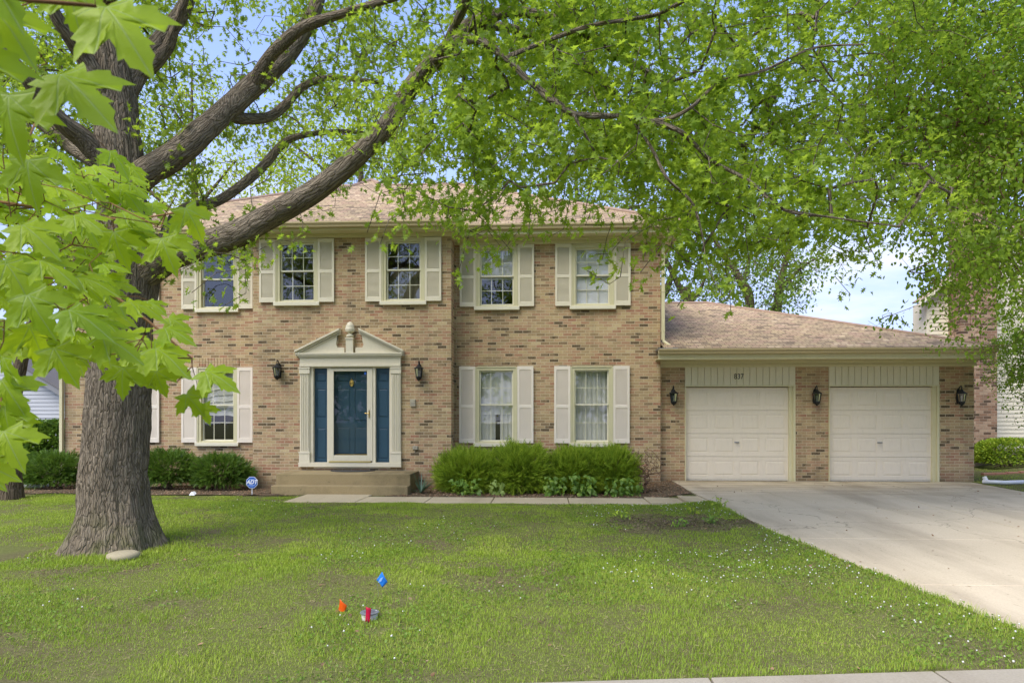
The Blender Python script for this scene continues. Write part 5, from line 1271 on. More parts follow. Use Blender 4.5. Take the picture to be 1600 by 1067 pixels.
# right: birch beyond the driveway, hanging into the picture
cols = [1325, 1375, 1425, 1475, 1525, 1575, 1625, 1675, 1725, 1775]; rows = [-175, -125, -75, -25, 25, 75, 125, 175, 225, 275, 325, 375, 425, 475, 525]
tabR = [[0, 1, 3, 4, 5, 6, 7, 7, 7, 7], [0, 2, 4, 6, 7, 7, 8, 8, 8, 8], [1, 3, 6, 7, 8, 8, 8, 8, 8, 8], [1, 4, 7, 8, 8, 8, 8, 8, 8, 8], [1, 5, 8, 9, 9, 9, 9, 8, 8, 8], [1, 5, 8, 9, 9, 9, 9, 8, 8, 8], [2, 6, 9, 9, 9, 9, 9, 9, 8, 8],
        [3, 7, 9, 9, 9, 9, 9, 9, 8, 8], [3, 7, 8, 9, 9, 9, 9, 9, 8, 8], [2, 3.5, 5, 8, 9, 9, 9, 8, 8, 8], [.8, 1.6, 2, 8, 9, 9, 8, 8, 8, 8], [.3, 1.0, .9, 6, 9, 7, 5, 6, 7, 7], [.1, .8, .3, 3, 6, 1.2, 1, 3, 5, 5], [.1, .5, 0, 1.4, 2.6, .2, .5, 1, 3, 3], [0, 0, 0, .6, 1.0, 0, 0, 0, 1, 1]]
px, py, d = table_samples(950, cols, rows, tabR, (8.4, 12.6)); CR = WDn(px, py, d)
Bx, By = 10.5, 11.2; bz = float(gz(np.array([Bx]), np.array([By]))[0])
def WL(*pts): return [tuple(WD(px, py, d)) + (w,) for px, py, d, w in pts]
def wpx(p): 
    u = (p[0] * c_ + p[1] * s_) / (-p[0] * s_ + p[1] * c_); return 800 + u * FP
QR = rdir(200) * rng.random((200, 1)) ** .33 * np.array([3.2, 3.2, 3.6]) + np.array([Bx + .8, By, 7.2]); CR = np.concatenate([CR, QR[[wpx(q) > 1640 for q in QR]]])
mR = [[(Bx, By, bz - .1, .19), (Bx - .05, By, 1.5, .15), (Bx - .1, By + .05, 3.2, .13), (Bx, By, 5, .10), (Bx + .1, By, 7, .07), (Bx, By, 9, .04), (Bx, By, 10.6, .01)],
      [(Bx - .1, By + .03, 2.9, .10)] + WL((1680, 340, 10.9, .085), (1600, 280, 10.6, .075), (1555, 212, 10.4, .065), (1510, 140, 10.2, .05), (1480, 85, 10.1, .035), (1440, 0, 10.0, .02), (1420, -80, 10, .008)),
      [(Bx, By, 5, .07)] + WL((1700, 130, 11, .05), (1620, 60, 10.6, .04), (1560, -20, 10.2, .02), (1500, -90, 10, .01)),
      [(Bx, By, 3.8, .06)] + WL((1720, 330, 10.4, .05), (1640, 240, 9.8, .035), (1560, 190, 9.4, .02), (1470, 200, 9.2, .012), (1400, 260, 9.1, .006))]
tree('birch_tree', 'leafy tree beyond the driveway with drooping sprays of small leaves at right', (Bx, By, bz), mR, CR, 6, .30, 12, .068, 'birch_leaf', 'bark2', OVAL, .085, .24, .5, .003, zdown=.7, sag=.9)
# small bright tree at the right edge in front of the neighbour
nC = 130; CS = WDn(rng.normal(1612, 33, nC), rng.normal(548, 44, nC), rng.uniform(13.4, 15.0, nC)); sb = WD(1650, 700, 14.4); sb[2] = float(gz(sb[0:1], sb[1:2])[0])
tree('small_tree', 'small layered bright green tree before the cream siding at the right edge', sb, [[(sb[0], sb[1], sb[2] - .1, .06), (sb[0] - .05, sb[1], 1.2, .045), (sb[0] - .1, sb[1], 2.2, .03), (sb[0], sb[1], 3.4, .008)]], CS, 6, .22, 10, .055, 'birch_leaf', 'bark2', OVAL, .06, .2, .3, .0025, zdown=.1)
# left: dark leaning trunk beyond the oak
lb = WD(14, 790, 13.2); lb[2] = float(gz(lb[0:1], lb[1:2])[0]); CL = WDn(rng.uniform(-260, 210, 110), rng.uniform(80, 500, 110), rng.uniform(11.5, 15.3, 110)); CL = CL[(CL[:, 0] < HL - .6) | (CL[:, 2] > 9)]
tree('leaning_tree', 'tree with dark leaning trunk left of the house behind the oak', lb, [[tuple(lb - [0, 0, .1]) + (.26,)] + WL((14, 740, 13.2, .21), (12, 680, 13.2, .18), (18, 630, 13.2, .15), (33, 565, 13.2, .11), (55, 480, 13.2, .09), (60, 330, 13.2, .06), (40, 150, 13.2, .03)),
     WL((12, 690, 13.2, .13), (-20, 600, 13, .11), (-60, 450, 12.8, .07), (-90, 250, 12.6, .03))], CL, 6, .42, 9, .10, 'far_leaf', 'bark3', OVAL, .15, .35, .5)
# behind the house
def ellC(n, cx, cy, rx, ry, d0, d1):
    q = rng.normal(0, 1, (n, 2)); q /= np.linalg.norm(q, axis=1, keepdims=True); q *= np.sqrt(rng.random((n, 1))); return WDn(cx + q[:, 0] * rx, cy + q[:, 1] * ry, rng.uniform(d0, d1, n))
BG = 'trees rising behind the house'
def bgtree(label, bpx, d, mains_px, blobs, per_clump, lmat, size=.19, cs=.7, per=9):
    b = WD(bpx, 700, d); b[2] = -.2; C = np.concatenate([ellC(n, x, y, rx, ry, d - dd, d + dd) for n, x, y, rx, ry, dd in blobs])
    ms = []
    mains_px = [[(x, y, w * .72) for x, y, w in ml] for ml in mains_px]
    for i, ml in enumerate(mains_px): ms.append(([tuple(b - [0, 0, .2]) + (ml[0][2] * 1.3,)] if i == 0 else []) + [tuple(WD(x, y, d)) + (w,) for x, y, w in ml])
    return tree('background_tree', label, b, ms, C, per_clump, cs, per, size, lmat, 'bark3', OVAL, .3, .7, .8, .008, BG, .3, 12)
bgtree('bright yellow green tree rising behind the left half of the main roof', 560, 36, [[(560, 500, .3), (565, 330, .25), (560, 200, .12), (555, 120, .04)], [(565, 340, .14), (500, 260, .08), (450, 220, .03)], [(563, 330, .14), (640, 250, .08), (680, 200, .03)]],
       [(70, 560, 225, 130, 90, 3.5), (20, 440, 270, 60, 50, 3)], 7, 'far_leaf_bright')
bgtree('pale green tree behind the right end of the main roof ridge', 900, 38, [[(900, 500, .3), (905, 380, .24), (900, 280, .12), (900, 220, .04)], [(903, 360, .14), (840, 290, .08)], [(903, 380, .14), (965, 330, .10), (1010, 320, .05)]],
       [(60, 900, 300, 95, 75, 3.5), (26, 1000, 340, 60, 60, 3)], 7, 'far_leaf')
bgtree('bushy tree behind the left part of the house beyond the oak limbs', 300, 36, [[(300, 500, .3), (305, 330, .24), (300, 200, .12), (300, 100, .04)], [(303, 360, .14), (200, 270, .09), (100, 210, .05)], [(303, 330, .14), (370, 250, .06)]],
       [(60, 290, 220, 110, 120, 3.5), (30, 100, 200, 120, 110, 3)], 6, 'far_leaf_bright')
bgtree('forked tree with crossing bare limbs just right of the main house corner', 1075, 33, [[(1078, 480, .26), (1062, 450, .2), (1045, 415, .16), (1020, 370, .08)], [(1076, 478, .18), (1095, 450, .10), (1110, 415, .05)], [(1070, 497, .2), (1034, 480, .2), (1050, 430, .17), (1072, 380, .1), (1080, 320, .04)]],
       [(46, 1075, 380, 70, 66, 2.5), (14, 1080, 450, 60, 24, 2)], 6, 'far_leaf', .15, .5, 9)
bgtree('tree with a dark trunk leaning left behind the garage roof', 1176, 32, [[(1172, 484, .3), (1160, 445, .26), (1146, 420, .22), (1120, 380, .14), (1100, 330, .06)], [(1160, 448, .14), (1175, 390, .1), (1190, 330, .04)]],
       [(40, 1150, 385, 66, 62, 2.5), (12, 1140, 450, 44, 26, 2)], 6, 'far_leaf', .15, .5, 9)
bgtree('tree with an upright grey trunk behind the garage roof, furthest right', 1214, 31, [[(1214, 500, .3), (1216, 470, .27), (1222, 430, .2), (1235, 380, .12), (1240, 320, .05)], [(1218, 455, .12), (1250, 420, .07), (1280, 400, .03)]],
       [(40, 1225, 395, 58, 58, 2.5), (16, 1220, 465, 46, 30, 2), (5, 1270, 410, 26, 20, 1)], 6, 'far_leaf', .15, .45, 9)

# trees across the street behind the camera (seen in the windows)
nb_ = 7000; xx = rng.uniform(-45, 40, nb_); cc = np.array([-40, -29, -17, -8, 4, 15, 27, 38]); j = rng.integers(0, 8, nb_); q = rdir(nb_) * rng.random((nb_, 1)) ** .4
P = np.stack([cc[j] + q[:, 0] * 4.6, -27 + q[:, 1] * 3 - (j % 3) * 2, 4.6 + (j % 2) * 1.2 + q[:, 2] * 3.8], 1)
V, F, _ = scatter(OVAL[0], OVAL[1], P, rotmats(rdir(nb_), rdir(nb_)), .75 * (.6 + .7 * rng.random(nb_)))
finish(npmesh('street_foliage', V, F, M['far_leaf']), label='belt of leafy trees across the street mirrored in the windows', cat='far trees', kind='stuff')
# ------------------------------------------------------------------ shrubs
def spray(nl, w, l, ang, up=.1):
    T, F = [], []
    for i in range(nl):
        s = i / (nl - 1); base = s * .8
        for sg in (-1, 1):
            a = sg * math.radians(ang); L_ = l * (1 - .6 * s); b = len(T); dx, dy = math.sin(a) * L_, math.cos(a) * L_
            T += [(-sg * w * .3, base - w, 0), (sg * w * .3, base + w, 0.0), (dx, base + dy, up * L_)]; F.append((b, b + 1, b + 2))
    b = len(T); T += [(-w * .5, 0, 0), (w * .5, 0, 0), (0, 1.1, -.05)]; F.append((b, b + 1, b + 2))
    return np.array(T, float), np.array(F, np.int32)
YEW = spray(6, .07, .38, 50, .05); JUN = spray(5, .075, .5, 30, .25)
def shrub(name, label, c, rx, ry, h, n, T, size, mat, group=None, rough=.25, stems=14, up=.3, shell=.35, flat=1.0, cat='shrub', power=2.2, low=.45):
    base = (c[0], c[1], float(gz(np.array([c[0]]), np.array([c[1]]))[0]))
    t = thing(name, label, cat, base, group)
    dr = rdir(n); dr[:, 2] = np.abs(dr[:, 2]) * flat * (.8 + low) - low; dr /= np.linalg.norm(dr, axis=1, keepdims=True)
    e = 1 / (np.abs(dr[:, 0]) ** power + np.abs(dr[:, 1]) ** power + np.abs(dr[:, 2]) ** power) ** (1 / power)
    nz = vnoise(dr + np.array([c[0], c[1], 0]) * 1.7, 2.6, 3); nz = nz * .6 + .4 * vnoise(dr + np.array([c[1], c[0], 0]), 7.5, 2); sh = (1 - rough * (1 - nz) * 1.7) * (1 - shell * rng.random(n) ** 2.2)
    P = dr * (e * sh)[:, None] * np.array([rx, ry, h * .62]) + np.array([base[0], base[1], base[2] + h * .40])
    P[:, 2] = np.maximum(P[:, 2], base[2] + .03 + .08 * rng.random(n))
    fw = dr * .8 + rdir(n) * .5; fw[:, 2] += up
    V, F, _ = scatter(T[0], T[1], P, rotmats(rdir(n) + np.array([0, 0, .6]) + dr * .5, fw), size * (.6 + .7 * rng.random(n)))
    npmesh('foliage', V, F, M[mat], t)
    mains_ = [[(base[0] + random.gauss(0, rx * .15), base[1] + random.gauss(0, ry * .1), base[2] - .03, .016), (base[0] + math.cos(q) * rx * .35, base[1] + math.sin(q) * ry * .35, base[2] + h * .4, .010), (base[0] + math.cos(q) * rx * .75, base[1] + math.sin(q) * ry * .75, base[2] + h * .7, .004)] for q in np.linspace(0, 6.28, stems)[:-1]]
    tg = P[rng.choice(n, min(90, n), replace=False)]; tg = tg + (np.array([base[0], base[1], base[2] + h * .4]) - tg) * .15
    P_, pr_, q0, tp = grow(mains_, tg, .12, jit=.15); a, b = limb_mesh(P_, pr_, radii(P_, pr_, q0, .0025, .4), False, q0, 3); npmesh('stems', a, b, M['bark3'], t)
    return t
GY = 'dark green yews left of the front steps'
shrub('yew_shrub', 'dark green spreading yew left of the oak trunk by the house corner', (PX(85, 14.5), 14.5), 1.18, .70, .90, 4200, YEW, .14, 'yew_leaf', GY, flat=.9, rough=.42, up=.1, low=.65)
shrub('yew_shrub', 'rounded dark green yew just right of the oak trunk', (PX(262, 14.6), 14.6), .92, .66, 1.02, 4000, YEW, .14, 'yew_leaf', GY, flat=.9, rough=.42, up=.1, low=.65)
shrub('yew_shrub', 'wide low yew between the round yew and the blue yard sign', (PX(346, 14.55), 14.55), .88, .64, .92, 3800, YEW, .14, 'yew_leaf', GY, flat=.9, rough=.42, up=.1, low=.65)
GJ = 'feathery junipers below the right windows'
for lab, px_, h_, rx_, n_ in (('bright green feathery juniper at the left end of the row beside the yucca', 733, .98, .90, 3600), ('juniper second from the left below the left ground floor window', 812, 1.08, .86, 3600), ('juniper third from the left between the two ground floor windows', 893, 1.04, .84, 3600), ('juniper at the right end of the row with thin browning foliage', 958, 1.04, .62, 2500)):
    shrub('juniper_shrub', lab, (PX(px_, 14.35), 14.35), rx_, .70, h_ * (.93 + .13 * random.random()), n_, JUN, .25, 'juniper_leaf', GJ, low=.85, rough=.5, up=.4, power=3.4, shell=.5)
hb = WD(60, 700, 17.2)
shrub('hedge', 'clipped leafy hedge before the grey siding at far left', (hb[0] - .6, 17.2), 2.2, .6, 1.5, 19000, OVAL, .12, 'yew_leaf', None, .1, 16, .2, .25, 1.0, 'hedge', 5)
bw = WD(1572, 728, 18.3)
shrub('boxwood_shrub', 'rounded clipped boxwood before the neighbouring siding at right', (bw[0] + .1, bw[1]), .86, .6, .74, 6500, OVAL, .07, 'juniper_leaf', None, .08, 12, .2, .2, 1.0, 'shrub', 3)
# bare dying shrub at the right end of the junipers
bs_ = thing('bare_shrub', 'leafless brown twiggy shrub at the right end of the juniper row', 'shrub', (PX(1008, 14.1), 14.1, -.12))
bb = np.array(bs_.location); mains_ = [[tuple(bb + [0, 0, -.02]) + (.022,), tuple(bb + [.01, 0, .10]) + (.018,)]]
tg = bb + rdir(420) * np.array([.42, .34, .42]) * rng.random((420, 1)) ** .4 + np.array([0, 0, .55]); P_, pr_, q0, tp = grow(mains_, tg, .07, jit=.2)
a, b = limb_mesh(P_, pr_, radii(P_, pr_, q0, .0034, .36), False, q0, 3)
M['deadtwig'] = paint('dead_twig', sr(118, 92, 72), .9, .3); npmesh('stems', a, b, M['deadtwig'], bs_)
k = rng.choice(len(tp), 70); k = k[P_[tp[k]][:, 2] > .55]; leaves(P_[tp[k]], tipdirs(P_, pr_, tp[k]), 3, .045, .03, JUN, 0, M['juniper_leaf'], 'foliage', bs_, .05)
# broad leaved weeds in front of the junipers
BIG = leafT([(0, -.1), (.22, -.08), (.34, .12), (.26, .2), (.36, .42), (.2, .48), (.16, .72), (0, 1)], .5, .25)
GWd = 'broad leaved weeds along the foot of the junipers'
def weed(label, px, Y, w, h, n, size=.10, mat='weed_leaf', group=GWd, T=BIG, name='leafy_weed'):
    x = PX(px, Y); z = float(gz(np.array([x]), np.array([Y]))[0]); t = thing(name, label, 'plant', (x, Y, z), group)
    P = np.stack([x + rng.uniform(-w, w, n), Y + rng.uniform(-.12, .12, n), z + .04 + h * rng.random(n)], 1); nr = rdir(n) * .6 + np.array([0, -.7, .7]); fw = rdir(n) * .8 + np.array([0, -.5, -.45])
    V, F, _ = scatter(T[0], T[1], P, rotmats(nr, fw), size * (.5 + .7 * rng.random(n))); npmesh('leaves', V, F, M[mat], t)
    mb = MB()
    for p in P[::2]: mb.tube([(x, Y + .05, z - .02), tuple((p + np.array([x + (p[0] - x) * .7, Y + .03, z])) / 2 + np.array([0, .02, h * .15])), tuple(p)], [.004, .003, .002], 4)
    mb.build('stems', M['weed_leaf'], t); return t
weed('dark broad leaved weed below the leftmost juniper', 728, 13.62, .28, .32, 60)
weed('pale green seedling with pointed leaves below the second juniper', 777, 13.62, .13, .30, 22, .13, 'maple_leaf')
weed('clump of lobed dark leaves beneath the gap between second and third juniper', 866, 13.62, .22, .34, 60, .11)
weed('tall dense clump of lobed leaves under the third juniper', 912, 13.62, .26, .40, 80, .12)
weed('spreading heart leaved weeds under the browning juniper', 965, 13.62, .30, .34, 70, .10)
weed('small leafy weed between the browning juniper and the bare shrub', 994, 13.62, .14, .26, 24, .08)
GS = 'seedlings on the bare patch by the driveway'
for lab, px, Y, n, mt in (('tiny pale weed at the left of the bare soil patch', 972, 10.6, 14, 'juniper_leaf'), ('low green weed in the middle of the bare soil patch', 1062, 9.9, 22, 'weed_leaf'), ('yellowing sapling on the bare soil near the walk', 1080, 11.2, 18, 'far_leaf_bright'), ('bushy little weed on the right of the bare soil patch', 1112, 10.2, 20, 'weed_leaf'), ('tuft of weeds where the bare patch meets the driveway', 1125, 11.7, 18, 'juniper_leaf')):
    weed(lab, px, Y, .12, .13, n, .055, mt, GS, OVAL, 'seedling')
yu = thing('yucca', 'spiky grey green yucca between the steps and the junipers', 'plant', (PX(658, 13.95), 13.95, -.13)); mb = MB(); yx, yy_ = yu.location.x, yu.location.y
for k in range(26):
    a = random.uniform(0, 6.28); e = random.uniform(.25, 1.35); l = random.uniform(.3, .62); dx, dy = math.cos(a), math.sin(a) * .8; w = .016
    p = [(yx + dx * l * math.cos(e) * s, yy_ + dy * l * math.cos(e) * s, -.13 + l * math.sin(e) * s - .12 * (1.35 - e) * s * s) for s in (0, .35, .7, 1)]; sx_, sy_ = -dy, dx; b = len(mb.v)
    for q, ww in zip(p, (w, w * 1.1, w * .7, .001)): mb.v += [(q[0] - sx_ * ww, q[1] - sy_ * ww, q[2]), (q[0] + sx_ * ww, q[1] + sy_ * ww, q[2])]
    mb.f += [(b + 2 * i, b + 2 * i + 1, b + 2 * i + 3, b + 2 * i + 2) for i in range(3)]
mb.build('leaves', M['yucca_leaf'], yu)

# ------------------------------------------------------------------ neighbours
def lap(mb, xf0, xf1, z0, z1, y, st=.115):
    z = z0
    while z < z1:
        a, b = xf0(z), xf1(z); c, d = xf0(z + st), xf1(z + st)
        if b - a > .02 and d - c > -.5:
            if d < c: c = d = (c + d) / 2
            mb.quad((a, y - .018, z), (b, y - .018, z), (d, y, min(z + st, z1 + st)), (c, y, min(z + st, z1 + st))); mb.quad((a, y, z), (b, y, z), (b, y - .018, z), (a, y - .018, z))
        z += st
nb = thing('neighbour_house', 'cream sided gabled house with a brick chimney beyond the garage at right', 'house', (PX(1640, 20), 20, .1))
Yn = 20.2; nx0 = PX(1447, Yn); nx1 = PX(2050, Yn); nzt = PZ(1447, 466, Yn); apxn = PX(1740, Yn); slope = .80
def f0(z): return nx0 if z < nzt else nx0 + (z - nzt) / slope
def f1(z): return nx1 if z < nzt else nx1 - (z - nzt) / slope
mb = MB(); zap = nzt + slope * (nx1 - nx0) / 2; lap(mb, f0, f1, .55, zap - .1, Yn)
mb.box(nx0 - .0, nx0 + .08, Yn - .03, Yn - .0, .45, nzt); mb.box(nx0, nx1, Yn + .02, Yn + .7, .5, nzt - .1); mb.box(nx0 + 6.6, nx1 + 3, Yn + .7, Yn + 8, .5, nzt - .1); mb.build('siding', M['siding_cream'], nb)
mb = MB(); mb.box(nx0 - .0, nx1, Yn - .01, Yn + .72, -.3, .54); mb.build('foundation', M['foundation'], nb)
mb = MB(); cxm = (nx0 + nx1) / 2
for sg, xe in ((-1, nx0), (1, nx1)):
    e = sg * .35; p0 = (xe + e, nzt - .35 * slope); p1 = (cxm, zap)
    for y_, yy2, o, th_ in ((Yn - .30, Yn - .27, 0, .16),): mb.prism_xz([(p0[0], p0[1]), (p1[0], p1[1]), (p1[0], p1[1] + th_), (p0[0], p0[1] + th_)][::(1 if sg < 0 else -1)], y_, yy2)
    mb.prism_xz([(p0[0], p0[1] + .01), (p1[0], p1[1] + .01), (p1[0], p1[1] + .04), (p0[0], p0[1] + .04)][::(1 if sg < 0 else -1)], Yn - .269, Yn + .0)
mb.build('rake_board', M['siding_cream'], nb)
roof_mesh('roof', [((nx0 - .34, Yn - .30, nzt - .28 + .16), (nx0 - .34, Yn + .12, nzt - .28 + .16), (cxm, Yn + .12, zap + .17), (cxm, Yn - .32, zap + .17)), ((nx1 + .38, Yn + .8, nzt - .14), (nx1 + .38, Yn - .32, nzt - .14), (cxm, Yn - .32, zap + .17), (cxm, Yn + .8, zap + .17)), ((nx0 + 6.2, Yn + .6, nzt - .2), (nx1 + 3.4, Yn + .6, nzt - .2), (nx1 + 3.4, Yn + 4.3, nzt + 2.2), (nx0 + 6.2, Yn + 4.3, nzt + 2.2)), ((nx0 + 6.2, Yn + 8.2, nzt - .2), (nx1 + 3.4, Yn + 8.2, nzt - .2), (nx1 + 3.4, Yn + 4.3, nzt + 2.2), (nx0 + 6.2, Yn + 4.3, nzt + 2.2))], M['cap'], nb)
ch0, ch1 = PX(1501, 19.6), PX(1558, 19.6); mb = MB(); mb.box(ch0, ch1, 19.6, Yn - .02, .5, zap + .9); mb.box(ch0 - .05, ch1 + .05, 19.55, Yn, zap + .75, zap + 1.05); mb.build('chimney', M['neighbour_brick'], nb)
mb = MB(); mb.box(ch0 - .02, ch1 + .02, 19.58, Yn - .02, -.3, .5); mb.build('foundation', M['foundation'], nb)
mb = MB(); mb.box(ch1, ch1 + .07, 19.95, Yn - .02, .5, nzt + 2.2); mb.build('corner_board', M['siding_cream'], nb)
# left neighbour: grey gable
nl = thing('grey_house', 'low grey sided gabled house beyond the hedge at far left', 'house', (PX(20, 19.6), 19.6, -.1)); Yl = 19.6
zr0 = PZ(40, 580, Yl); xr0 = PX(40, Yl); sl_ = (PZ(40, 580, Yl) - PZ(101, 617, Yl)) / (PX(101, Yl) - xr0); lx1 = PX(128, Yl); zl = zr0 - sl_ * (lx1 - xr0); lx0 = lx1 - 9.0; cx2 = (lx0 + lx1) / 2
mb = MB(); lap(mb, lambda z: lx0 if z < zl else lx0 + (z - zl) / sl_, lambda z: lx1 if z < zl else lx1 - (z - zl) / sl_, -.2, zl + sl_ * 4.5 - .1, Yl, .118); mb.box(lx0, lx1, Yl + .02, Yl + 6, -.3, zl - .1); mb.build('siding', M['siding_grey'], nl)
mb = MB()
for sg, xe in ((-1, lx0), (1, lx1)):
    p0 = (xe + sg * .35, zl - .35 * sl_); p1 = (cx2, zl + sl_ * 4.5); mb.prism_xz([p0, p1, (p1[0], p1[1] + .2), (p0[0], p0[1] + .2)][::(1 if sg < 0 else -1)], Yl - .3, Yl - .0)
M['fascia_grey'] = paint('fascia_grey', sr(128, 130, 134), .6); mb.build('rake_board', M['fascia_grey'], nl)
roof_mesh('roof', [((lx0 - .38, Yl - .32, zl - .38 * sl_ + .215), (lx0 - .38, Yl + 6.3, zl - .38 * sl_ + .215), (cx2, Yl + 6.3, zl + sl_ * 4.5 + .215), (cx2, Yl - .32, zl + sl_ * 4.5 + .215)), ((lx1 + .38, Yl + 6.3, zl - .38 * sl_ + .215), (lx1 + .38, Yl - .32, zl - .38 * sl_ + .215), (cx2, Yl - .32, zl + sl_ * 4.5 + .215), (cx2, Yl + 6.3, zl + sl_ * 4.5 + .215))], M['roof_grey'], nl)
fh = thing('white_house', 'pale two storey house glimpsed above the grey roof at far left', 'house', (PX(20, 34), 34, 0)); x0, x1 = PX(-90, 34), PX(76, 34); zt_ = PZ(40, 548, 34)
mb = MB(); lap(mb, lambda z: x0, lambda z: x1, 0, zt_, 34, .12); mb.box(x0, x1, 34.02, 40, -.2, zt_); mb.build('wall', M['white'], fh)
mb = MB(); mb.box(x0 - .3, x1 + .3, 33.6, 40.3, zt_, zt_ + .2); mb.build('roof', M['roof_grey'], fh)
for a, b in ((46, 56), (14, 26)):
    mb = MB(); mb.box(PX(a, 34), PX(b, 34), 33.93, 33.99, PZ(a, 600, 34), PZ(a, 570, 34)); wn = mb.build('window', M['fascia_grey'], fh)

# ------------------------------------------------------------------ small things
def gzs(x, y): return float(gz(np.array([x]), np.array([y]))[0])
# yard sign
sx_, sz_ = XZ(393.5, 753.5, 13.55); sg = thing('yard_sign', 'blue octagonal security sign with white letters on a short stake', 'sign', (sx_, 13.55, -.15)); r8 = .128
oc = [(sx_ + r8 * math.cos(t), sz_ + r8 * math.sin(t)) for t in [math.pi / 8 + k * math.pi / 4 for k in range(8)]]
mb = MB(); mb.prism_xz(oc, 13.55, 13.556); pn = mb.build('sign_panel', M['sign_white'], sg)
mb = MB(); mb.prism_xz([(sx_ + (x - sx_) * .93, sz_ + (z - sz_) * .93) for x, z in oc], 13.547, 13.55); pn2 = mb.build('sign_face', M['sign_blue'], sg)
text('lettering', 'ADT', .115, sx_, 13.545, sz_ + .005, M['sign_white'], pn2, shear=.25, sx=.95, bold=.004)
mb = MB(); 
for dz, w in ((.066, .055), (-.058, .075)): mb.box(sx_ - w, sx_ + w, 13.5445, 13.547, sz_ + dz - .006, sz_ + dz + .006)
mb.box(sx_ - .035, sx_ + .035, 13.5445, 13.547, sz_ - .085, sz_ - .078); M['sign_pale'] = plastic('sign_pale', (.3, .42, .75)); mb.build('small_print', M['sign_pale'], pn2)
mb = MB(); mb.tube([(sx_, 13.562, -.2), (sx_, 13.562, sz_)], .009, 8); mb.build('stake', M['sign_white'], sg)
# utility flags
def flag(label, px, py, Y, quad, mat, wire, txt=None, sheet=.0015):
    x, z = XZ(px, py, Y); g0 = gzs(x, Y); f = thing('utility_flag', label, 'flag', (x, Y, g0), 'utility marker flags in the lawn')
    mb = MB(); n = 6; a, b, c, d = [Vector(q) for q in quad]
    for i in range(n + 1):
        for j in range(n + 1):
            s, t = i / n, j / n; p = (a * (1 - s) + b * s) * (1 - t) + (d * (1 - s) + c * s) * t; o = .008 * math.sin(s * 5 + t * 3)
            mb.v.append((x + p.x, Y + p.y + o, z + p.z))
    mb.f = [(i * (n + 1) + j, (i + 1) * (n + 1) + j, (i + 1) * (n + 1) + j + 1, i * (n + 1) + j + 1) for i in range(n) for j in range(n)]
    fo = mb.build('flag', mat, f, smooth=True); so_ = fo.modifiers.new('solid', 'SOLIDIFY'); so_.thickness = sheet
    mb = MB(); mb.tube([(x + wire[0], Y + .005, z + wire[1]), (x + wire[2], Y + .004, g0 - .02)], .0018, 5); mb.build('wire_stake', M['steel'], f); return f, fo, x, z
k6 = 6.2 / FP
f, fo, x, z = flag('bright blue diamond shaped marker flag standing in the lawn', 596.5, 905, 6.2, [(-8.5 * k6, 0, -1 * k6), (1.5 * k6, 0, -12 * k6), (9 * k6, 0, -4 * k6), (.5 * k6, 0, 12.5 * k6)], M['flag_blue'], (-8 * k6, -1 * k6, -5 * k6))
mb = MB()
M['flag_ink'] = plastic('flag_ink', (.35, .55, .8))
for k in range(4):
    q = -.016 + k * .010; mb.quad((x - .022 + q * .5, 6.182, z - .008 + q), (x + .010 + q * .5, 6.182, z + .008 + q), (x + .010 + q * .5, 6.182, z + .013 + q), (x - .022 + q * .5, 6.182, z - .003 + q))
mb.build('printing', M['flag_ink'], fo)
k5 = 5.65 / FP
flag('orange marker flag drooping beside the drain pipe', 534, 948, 5.65, [(-6.5 * k5, 0, -11 * k5), (4 * k5, 0, -12 * k5), (8 * k5, 0, 2 * k5), (-3 * k5, 0, 13 * k5)], M['flag_orange'], (-3 * k5, 12 * k5, -1 * k5))
k5 = 5.4 / FP
flag('crumpled red marker flag hanging in front of the drain pipe', 574.5, 960, 5.36, [(-4 * k5, 0, -11 * k5), (4 * k5, 0, -12 * k5), (5 * k5, 0, 10 * k5), (-3 * k5, 0, 13 * k5)], M['flag_red'], (-2 * k5, 13 * k5, 0))
dx_, dy_ = WD(577.5, 950, 5.55)[:2]; g0 = gzs(dx_, dy_); dz_ = CZ - (945 - HY) / FP * 5.5
dp = thing('drain_pipe', 'short pale plastic drain pipe with grey slotted grate in the lawn', 'drain', (dx_, dy_, g0))
dz_ = g0 + .056
mb = MB(); mb.lathe(dx_, dy_, [(.066, g0 - .05), (.066, dz_ - .012), (.060, dz_ - .012), (.060, g0 - .04)], 24); mb.build('pipe', M['pvc'], dp)
mb = MB(); mb.lathe(dx_, dy_, [(.059, g0 - .06), (.059, g0 - .03)], 16); mb.build('pipe_shade_disc', M['black'], dp)  # black disc added below the grate, painting the pipe's inner shade
mb = MB(); n = 28
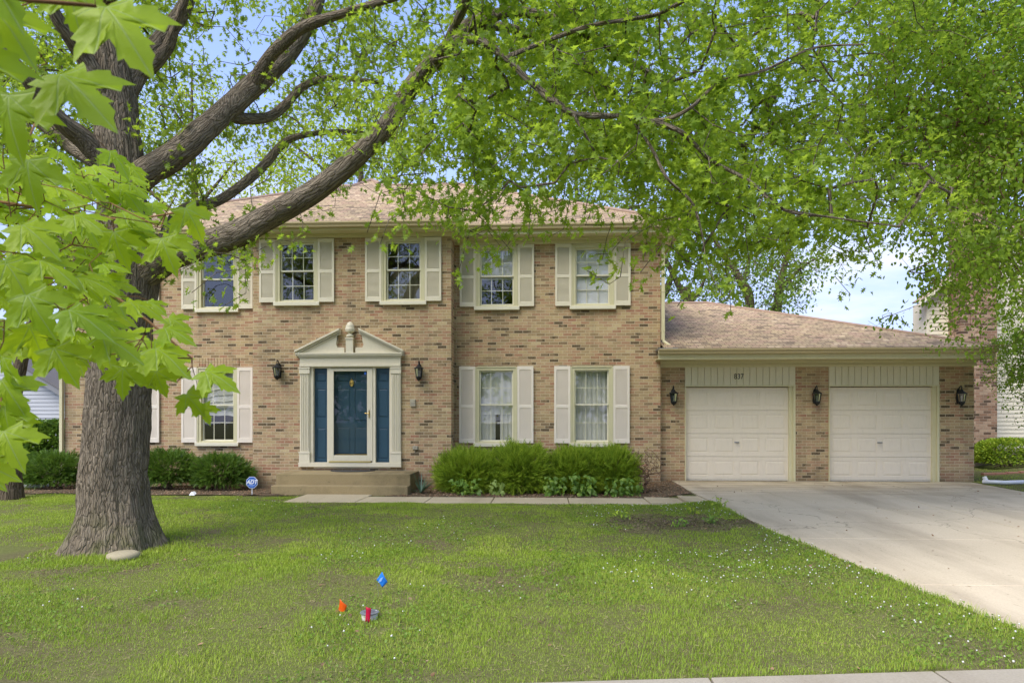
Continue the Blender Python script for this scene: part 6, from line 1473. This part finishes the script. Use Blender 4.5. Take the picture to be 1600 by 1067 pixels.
for r_in, r_out, z0, z1 in ((.050, .078, dz_ - .012, dz_),):
    b = len(mb.v)
    for (rr_, zz_) in ((r_in, z0), (r_out - .006, z0), (r_out, z0 + .005), (r_out, z1 - .003), (r_out - .004, z1), (r_in, z1)):
        mb.v += [(dx_ + rr_ * math.cos(2 * math.pi * i / n), dy_ + rr_ * math.sin(2 * math.pi * i / n), zz_) for i in range(n)]
    for q in range(6):
        for i in range(n): mb.f.append((b + q * n + i, b + q * n + (i + 1) % n, b + ((q + 1) % 6) * n + (i + 1) % n, b + ((q + 1) % 6) * n + i))
for k in range(-4, 5):
    xx = k * .0115; l = math.sqrt(max(.0, .0525 ** 2 - xx * xx)); mb.box(dx_ + xx - .0032, dx_ + xx + .0032, dy_ - l, dy_ + l, dz_ - .010, dz_ - .001)
for k in (-.018, .018): mb.box(dx_ - .048, dx_ + .048, dy_ + k - .003, dy_ + k + .003, dz_ - .011, dz_ - .002)
mb.build('grate', M['grate'], dp)
# pipes on the ground
def gp(px, Y, h): x = PX(px, Y); return (x, Y, gzs(x, Y) + h)
mb = MB(); mb.tube([gp(-60, 14.4, .06), gp(30, 14.6, .06), gp(75, 14.8, .06), (HL - .04, 15.25, -.06)], .05, 12); finish(mb.build('drain_extension', M['white'], smooth=True), label='white downspout extension pipe lying on the grass at far left', cat='pipe')
mb = MB(); mb.tube([(GR + .14, 15.55, .12), (GR + .16, 15.5, gzs(GR + .16, 15.4) + .05), gp(1536, 15.25, .05), gp(1570, 15.2, .05), gp(1680, 15.5, .05)], .045, 12); finish(mb.build('drain_extension', M['white'], smooth=True), label='white downspout extension pipe curving from the garage corner at right', cat='pipe')
mb = MB(); bx0_ = PX(1535, 17.4)
for k in range(9):
    x = bx0_ + k * .3; z = gzs(x, 17.4); mb.box(x + .004, x + .29, 17.36 + .02 * math.sin(k), 17.48 + .02 * math.sin(k), z - .03, z + .055)
M['edger'] = concrete('edger_block', sr(190, 140, 112), sr(170, 120, 96), .2); finish(mb.build('garden_edging', M['edger'], bevel=.008), label='low row of reddish edging blocks before the boxwood at right', cat='edging')
lit = XZ(300, 775, 13.4); mb = MB(); mb.v = [(lit[0] + dx, 13.42 + dy, -.14 + dz) for dx, dy, dz in ((-.06, -.03, 0), (.06, -.04, .0), (.07, .03, .03), (.02, .05, .075), (-.05, .04, .06), (0, -.01, .07))]; mb.f = [(0, 1, 5), (1, 2, 5), (2, 3, 5), (3, 4, 5), (4, 0, 5)]
finish(mb.build('paper_scrap', M['white']), label='crumpled white scrap lying at the mulch edge below the yews', cat='litter')
